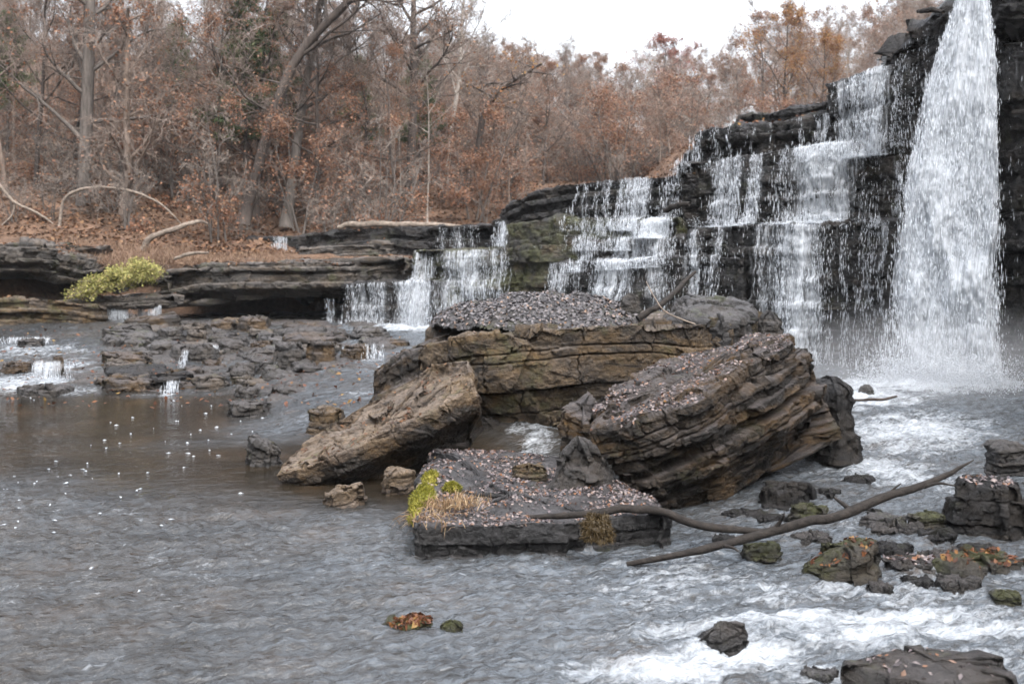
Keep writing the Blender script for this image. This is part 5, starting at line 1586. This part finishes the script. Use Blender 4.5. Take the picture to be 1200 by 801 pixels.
def tree(px, d, kind, ytop=None, sc=None, label=None, variant=None, group='auto', wide=1.0):
    x, y = d * (px - 600) / F, d
    z = gz(x, y) - .1
    p = PR[kind][variant if variant is not None else rt.randrange(len(PR[kind]))]
    if sc is None:
        ztop = CH - d * (ytop - HZ) / F
        sc = (ztop - z) / p['H']
    nm, ds = NAMES[kind]
    far = 'nearer' if d < 47 else ('deeper' if d < 66 else 'distant')
    lb = label or f"{ds} {'tree' if 'sapling' not in ds and 'bush' not in ds and 'pine' not in ds else ''} {far} {zone(px)}".replace('  ', ' ')
    s2 = float(np.clip(sc, .45, 2.0))
    NT_['n'] += 1
    PLACED.append((px, d))
    return plant(p, x, y, z, s2 * wide, rt.uniform(0, 6.28), lb, 'tree' if kind not in ('sapling', 'brush') else ('sapling' if kind == 'sapling' else 'bush'), nm, None if label else lb.replace(' tree ', ' trees ').replace('pine', 'pines').replace('sapling', 'saplings').replace('bush', 'bushes'), sz=s2)


# landmark trees first
def special(name, label, cat, pts, r0, radii, bark, H, seed, **kw):
    pts = np.array(pts)
    b = pts[0].copy()
    p = proto(name, seed, H, r0, pts=pts - b, bark=bark, radii=radii, **kw)
    return plant(p, b[0], b[1], b[2], 1, 0, label, cat, name)


dd = 36
special('leaning_tree', 'thick dark leaning tree crossing the upper left woods', 'tree', [U(285, 262, dd), U(300, 205, dd), U(325, 120, dd), U(352, 62, dd), U(392, 18, dd - .3), U(440, -30, dd - .5), U(490, -70, dd - .5)], .18, [.19, .17, .18, .16, .13, .10, .05], 'bark_dark', 9, 41,
        t0=.45, nl=12, Ll=.42, elev=(.1, .9), ns=7, nt=8, nq=4, leaf=260, ls=.11, leafm='tan_leaf', twig='twig')
special('leaning_tree', 'dark curved slender tree with drooping side limbs under the sky gap', 'tree', [U(533, 262, 42), U(548, 215, 42), U(560, 175, 42), U(566, 138, 42), U(580, 110, 42), U(605, 92, 42), U(635, 75, 42)], .13, [.15, .14, .13, .13, .11, .09, .04], 'bark_dark', 5.5, 42,
        t0=.5, nl=8, Ll=.5, elev=(-.15, .4), ns=5, nt=6, nq=3, leaf=200, ls=.12, leafm='orange_leaf', sub_up=-.03)
special('birch_tree', 'tall slim pale birch reaching up into the bright sky gap', 'tree', [U(521, 262, 44), U(524, 205, 44), U(531, 140, 44), U(538, 90, 44), U(541, 30, 44), U(548, -50, 44)], .10, [.11, .10, .09, .075, .06, .03], 'bark_pale', 10, 43,
        t0=.5, nl=15, Ll=.32, elev=(.7, 1.25), ns=7, nt=7, nq=3, leaf=250, ls=.10, leafm='tan_leaf', twig='twig_pale')
special('bare_tree', 'tall bare dark tree with spreading limbs left of the sky gap', 'tree', [U(478, 262, 40), U(482, 180, 40), U(485, 100, 40), U(484, 40, 40), U(487, -60, 40)], .17, [.19, .17, .15, .12, .06], 'bark_dark', 10, 44,
        t0=.38, nl=15, Ll=.40, elev=(.1, .9), ns=8, nt=8, nq=4, leaf=700, ls=.12, leafm='russet')
special('big_tree', 'thick straight grey trunk in the left woods', 'tree', [U(96, 262, 37), U(100, 180, 37), U(104, 60, 37), U(106, -80, 37)], .22, [.26, .22, .20, .16], 'bark_grey', 11, 45,
        t0=.35, nl=12, Ll=.38, elev=(.1, .9), ns=7, nt=8, nq=3, leaf=2600, ls=.12, leafm='russet')
special('bare_tree', 'thick pale stubby stump like trunk on the leafy bank at left', 'tree', [U(146, 262, 36), U(147, 238, 36), U(150, 205, 36), U(148, 120, 36), U(150, 10, 36)], .18, [.26, .18, .13, .10, .05], 'bark_tan', 7, 46,
        t0=.4, nl=12, Ll=.4, elev=(.1, .9), ns=7, nt=8, nq=3, leaf=900, ls=.12, leafm='russet')
special('bare_tree', 'grey leaning trunk right of the thick dark leaning tree', 'tree', [U(335, 266, 38), U(345, 190, 38), U(358, 100, 38), U(372, 30, 38), U(380, -60, 38)], .16, [.2, .17, .14, .11, .06], 'bark_grey', 10, 47,
        t0=.35, nl=13, Ll=.38, elev=(.2, .9), ns=7, nt=8, nq=4, leaf=400, ls=.11, leafm='tan_leaf')
for (px, yt, dd, k, v, lb) in [(676, 96, 74, 'pale', 0, 'left one of the pair of straight pale trunks behind the left tier'), (704, 66, 72, 'tan', 2, 'right one of the pair of straight pale trunks behind the left tier'), (746, 70, 76, 'pale', 1, 'single straight pale trunk near the middle block of the falls'),
                               (775, 46, 84, 'red', 0, 'dull red maple on the skyline right of the sky gap'), (796, 60, 92, 'red', 0, 'smaller red maple on the skyline beside the first maple'), (918, 8, 68, 'orange', 0, 'broad orange brown tree rising above the upper ledges of the falls'),
                               (962, 40, 66, 'orange', 0, 'small yellow orange tree just above the thin top ledge'), (286, -10, 38.5, 'pine', 0, 'dark green pine high in the left woods'), (322, 8, 41, 'pine', 1, 'second dark green pine close beside the high pine'), (493, 58, 46, 'pine', 1, 'small dark pine top at the left rim of the sky gap'),
                               (424, 84, 46, 'pine', 0, 'dim green pine low in the woods left of the sky gap'), (208, 22, 44, 'pine', 1, 'olive green pine behind the left woods'), (8, 10, 44, 'pine', 0, 'green pine at the far left edge of the woods'), (600, 66, 80, 'orange', 0, 'rounded rust crowned tree in the centre under the sky gap')]:
    tree(px, dd, k, yt, label=lb, variant=v)
# the rest of the woods
for (n, x0, x1, d0, d1, kinds) in [(34, -100, 520, 36, 56, 'slim'), (18, 500, 800, 50, 76, 'slim'), (20, -120, 480, 36, 48, 'russet russet bare bare bare tan'), (26, -140, 500, 48, 66, 'russet russet bare bare tan bare'), (12, -120, 520, 66, 95, 'russet tan bare tan'),
                                   (16, 480, 680, 46, 66, 'tan bare bare russet'), (26, 500, 1120, 64, 84, 'tan pale bare pale russet tan'), (46, 500, 1180, 84, 118, 'tan tan russet tan bare')]:
    for i in range(n):
        px = x0 + (x1 - x0) * (i + rt.uniform(0, 1)) / n
        d = rt.uniform(d0, d1)
        if px > 640 and d < 60: d += 18
        k = rt.choice(kinds.split())
        yt = skyline(px) + abs(rt.gauss(0, 26)) + (rt.uniform(0, 60) if d < 60 and px > 470 else 0) - (rt.uniform(0, 70) if px < 430 and d < 50 else 0)
        tree(px, d, k, yt)
for (n, x0, x1, d0, d1, kinds) in [(24, -60, 470, 32.5, 41, 'sapling brush brush'), (40, -80, 560, 40, 54, 'sapling'), (60, 500, 830, 38, 62, 'sapling sapling sapling brush'), (34, 560, 1080, 56, 78, 'sapling')]:
    for i in range(n):
        px = x0 + (x1 - x0) * (i + rt.uniform(0, 1)) / n
        d = rt.uniform(d0, d1)
        if px > 600 and d < 50: d += 14
        tree(px, d, rt.choice(kinds.split()), sc=rt.uniform(.7, 1.5), wide=rt.uniform(.9, 1.3))

# leaves on the slope and reddish grass on the bank
n = 34000
y = 30.5 + 26 * rng.random(n) ** 1.5
x = (rng.random(n) * 900 - 80 - 600) / F * y
z = ground_z(x, y) + .35 * n2(x * .25, y * .25, 3, 3) + .16 * n2(x * 1.1, y * 1.1, 5, 4)
v, f = leaves_mesh(np.stack([x, y, z + .02], 1), np.tile([0, 0, 1.0], (n, 1)), .15, 61, .5, .01, .75)
put('leaf_litter', v, f, [M['litter_brown']], 'brown fallen leaves covering the wooded bank', kind='stuff', smooth=False)
for (x0, x1, y0, y1, n, lb, m) in [(215, 345, 26.5, 30.5, 5200, 'reddish dry grass behind the cave ledge', 'redgrass'), (340, 500, 26.5, 29.5, 4200, 'pale dry grass strip along the cave ledge', 'redgrass'), (60, 230, 28.0, 32, 4200, 'rusty undergrowth behind the yellow green shrub', 'redgrass')]:
    y = rng.uniform(y0, y1, n); px = rng.uniform(x0, x1, n)
    x = (px - 600) / F * y
    z = np.maximum(ground_z(x, y), 2.12) - .05
    bv, bf = blades(np.stack([x, y, z], 1), np.tile([0, 0, 1.0], (n, 1)), .28 if y0 < 28 else .5, .008, x0, .55, .7)
    put('grass', bv, bf, [M[m]], lb, kind='stuff', smooth=False)

# the yellow green shrub drooping over the low ledge
def shrub():
    r = np.random.default_rng(3)
    root = bpy.data.objects.new('shrub', None); COL.objects.link(root)
    base = U(150, 338, 25.6)
    root.location = Vector(base)
    tag(root, 'yellow green leafy shrub drooping over the low ledge at left', 'shrub')
    T, P, N = [], [], []
    for i in range(120):
        px = r.uniform(92, 192)
        f = (px - 92) / 100
        b = U(150 + (px - 150) * .55, 343 - 12 * f, 25.7 + r.uniform(-.35, .6))
        tgt = U(px + r.normal(0, 7), np.interp(px, [85, 110, 140, 165, 195], [338, 324, 310, 302, 316]) + abs(r.normal(0, 10)), 25.5 + r.normal(0, .5))
        if r.random() < .3: tgt = U(px - r.uniform(5, 25), np.interp(px, [85, 195], [352, 330]) + r.uniform(-8, 2), 25.2 + r.normal(0, .25))
        mid = (b + tgt) / 2 + np.array([0, 0, .12])
        C_ = spline([b, mid, tgt], 9)
        T.append(tube(C_, np.linspace(.014, .005, 9), 4, False))
        k = 95
        q = r.uniform(2, 7.99, k); q0 = q.astype(int); fq = (q - q0)[:, None]
        P.append(C_[q0] * (1 - fq) + C_[q0 + 1] * fq + r.normal(0, .055, (k, 3)))
        N.append(r.normal(0, 1, (k, 3)) + np.array([0, -.2, .6]))
    v, f = merge(T)
    put('stem', v, f, [M['twig']], parent=root)
    lv, lf = leaves_mesh(np.concatenate(P), np.concatenate(N), .075, 4, .1, 0, .42)
    put('foliage', lv, lf, [M['shrub']], parent=root, smooth=False)


shrub()

# ================================================================== CAMERA, LIGHT
cam = bpy.data.cameras.new('camera')
co = bpy.data.objects.new('camera', cam); COL.objects.link(co)
co.location = (0, 0, CH)
co.rotation_euler = (math.pi / 2, 0, 0)
cam.sensor_width = 36
cam.lens = 36 * F / 1200
cam.shift_y = -(400.5 - HZ) / 1200
cam.clip_start = .1
cam.clip_end = 2000
cam.dof.use_dof = True
cam.dof.focus_distance = 10.0
cam.dof.aperture_fstop = 2.2
SC.camera = co

EL, AZ = 52, -25           # sun behind cloud, high, slightly left and behind the camera
w = bpy.data.worlds.new('World'); SC.world = w
w.use_nodes = True
nt = w.node_tree
nt.nodes.clear()
sky = nt.nodes.new('ShaderNodeTexSky')
sky.sky_type = 'NISHITA'
sky.sun_disc = False
sky.sun_elevation = math.radians(EL)
sky.sun_rotation = math.radians(180 + AZ)
sky.air_density = 1.0; sky.dust_density = 4.0
hs = nt.nodes.new('ShaderNodeHueSaturation'); hs.inputs['Saturation'].default_value = .26; hs.inputs['Value'].default_value = 1.0
nt.links.new(sky.outputs[0], hs.inputs['Color'])
bg = nt.nodes.new('ShaderNodeBackground'); bg.inputs['Strength'].default_value = .15
ou = nt.nodes.new('ShaderNodeOutputWorld')
# overcast: brightest overhead, dimmer towards the horizon all round
tcw = nt.nodes.new('ShaderNodeTexCoord'); sp = nt.nodes.new('ShaderNodeSeparateXYZ')
nt.links.new(tcw.outputs['Generated'], sp.inputs[0])
rw = nt.nodes.new('ShaderNodeValToRGB')
for p_, v_ in ((.04, .30), (.16, .62), (.40, 1.0)):
    el_ = rw.color_ramp.elements.new(p_); el_.color = (v_, v_, v_, 1)
rw.color_ramp.elements[0].color = (.22, .22, .22, 1)
rw.color_ramp.elements[-1].color = (1.9, 1.9, 1.95, 1)
nt.links.new(sp.outputs['Z'], rw.inputs['Fac'])
mw = nt.nodes.new('ShaderNodeMix'); mw.data_type = 'RGBA'; mw.blend_type = 'MULTIPLY'; mw.inputs[0].default_value = 1
nt.links.new(hs.outputs[0], mw.inputs[6]); nt.links.new(rw.outputs[0], mw.inputs[7])
nt.links.new(mw.outputs[2], bg.inputs['Color'])
nt.links.new(bg.outputs[0], ou.inputs['Surface'])
sun = bpy.data.lights.new('sun', 'SUN'); sun.energy = .5; sun.angle = math.radians(25); sun.color = (1, .97, .93)
so = bpy.data.objects.new('sun', sun); COL.objects.link(so)
so.rotation_euler = (math.radians(90 - EL), 0, math.radians(AZ))
so.location = (0, 0, 40)

vs = SC.view_settings
vs.view_transform = 'Standard'; vs.look = 'None'; vs.gamma = 1; vs.use_curve_mapping = False
vs.exposure = 2.02
SC.cycles.use_denoising = True
SC.cycles.max_bounces = 6
SC.cycles.diffuse_bounces = 3
SC.cycles.glossy_bounces = 3
SC.cycles.transparent_max_bounces = 14
SC.cycles.caustics_reflective = False; SC.cycles.caustics_refractive = False

# the damp air of the gorge
hz = NT('haze_air')
hz.t.nodes.clear()
ou_ = hz.t.nodes.new('ShaderNodeOutputMaterial')
pv = hz.t.nodes.new('ShaderNodeVolumePrincipled')
pv.inputs['Color'].default_value = (.9, .92, .95, 1)
pv.inputs['Density'].default_value = .0003
pv.inputs['Anisotropy'].default_value = .2
hz.t.links.new(pv.outputs[0], ou_.inputs['Volume'])
x0, x1, y0, y1, z0, z1 = -405, 405, -64, 605, -9, 60
v = np.array([(x, y, z) for z in (z0, z1) for y in (y0, y1) for x in (x0, x1)], float)
q = np.array([[0, 2, 3, 1], [4, 5, 7, 6], [0, 1, 5, 4], [2, 6, 7, 3], [0, 4, 6, 2], [1, 3, 7, 5]])
o = link('haze', mesh_np('haze', v, q, [hz.m], smooth=False))
tag(o, 'thin pale haze filling the wooded gorge', kind='stuff')
SC.cycles.volume_bounces = 0

# spray drifting at the foot of the tall fall
mi_ = NT('spray_mist')
mi_.t.nodes.clear()
ou_ = mi_.t.nodes.new('ShaderNodeOutputMaterial')
pv = mi_.t.nodes.new('ShaderNodeVolumePrincipled')
pv.inputs['Color'].default_value = (.95, .97, 1, 1)
tcm = mi_.t.nodes.new('ShaderNodeTexCoord').outputs['Object']
ln_ = mi_.t.nodes.new('ShaderNodeVectorMath'); ln_.operation = 'LENGTH'
mi_.l(mi_.scale(tcm, (1 / 2.6, 1 / 1.7, 1 / 1.1)), ln_.inputs[0])
dn = mi_.math('MULTIPLY', mi_.math('SUBTRACT', 1.0, ln_.outputs['Value'], True), mi_.ramp(mi_.noise(tcm, 1.3, 3), [(.3, .25), (.7, 1.0)]))
mi_.l(mi_.math('MULTIPLY', dn, .34), pv.inputs['Density'])
mi_.l(pv.outputs[0], ou_.inputs['Volume'])
th = np.linspace(0, np.pi, 17)[:, None]; ph = np.linspace(0, 2 * np.pi, 32, endpoint=False)[None]
D_ = np.stack([np.sin(th) * np.cos(ph), np.sin(th) * np.sin(ph), np.cos(th) + 0 * ph], -1) * np.array([2.6, 1.7, 1.1])
o = link('mist', mesh_np('mist', D_.reshape(-1, 3), grid_faces(17, 32, True), [mi_.m]), loc=Vector((5.9, 14.8, .7)))
tag(o, 'soft white spray at the foot of the tall waterfall', kind='stuff')
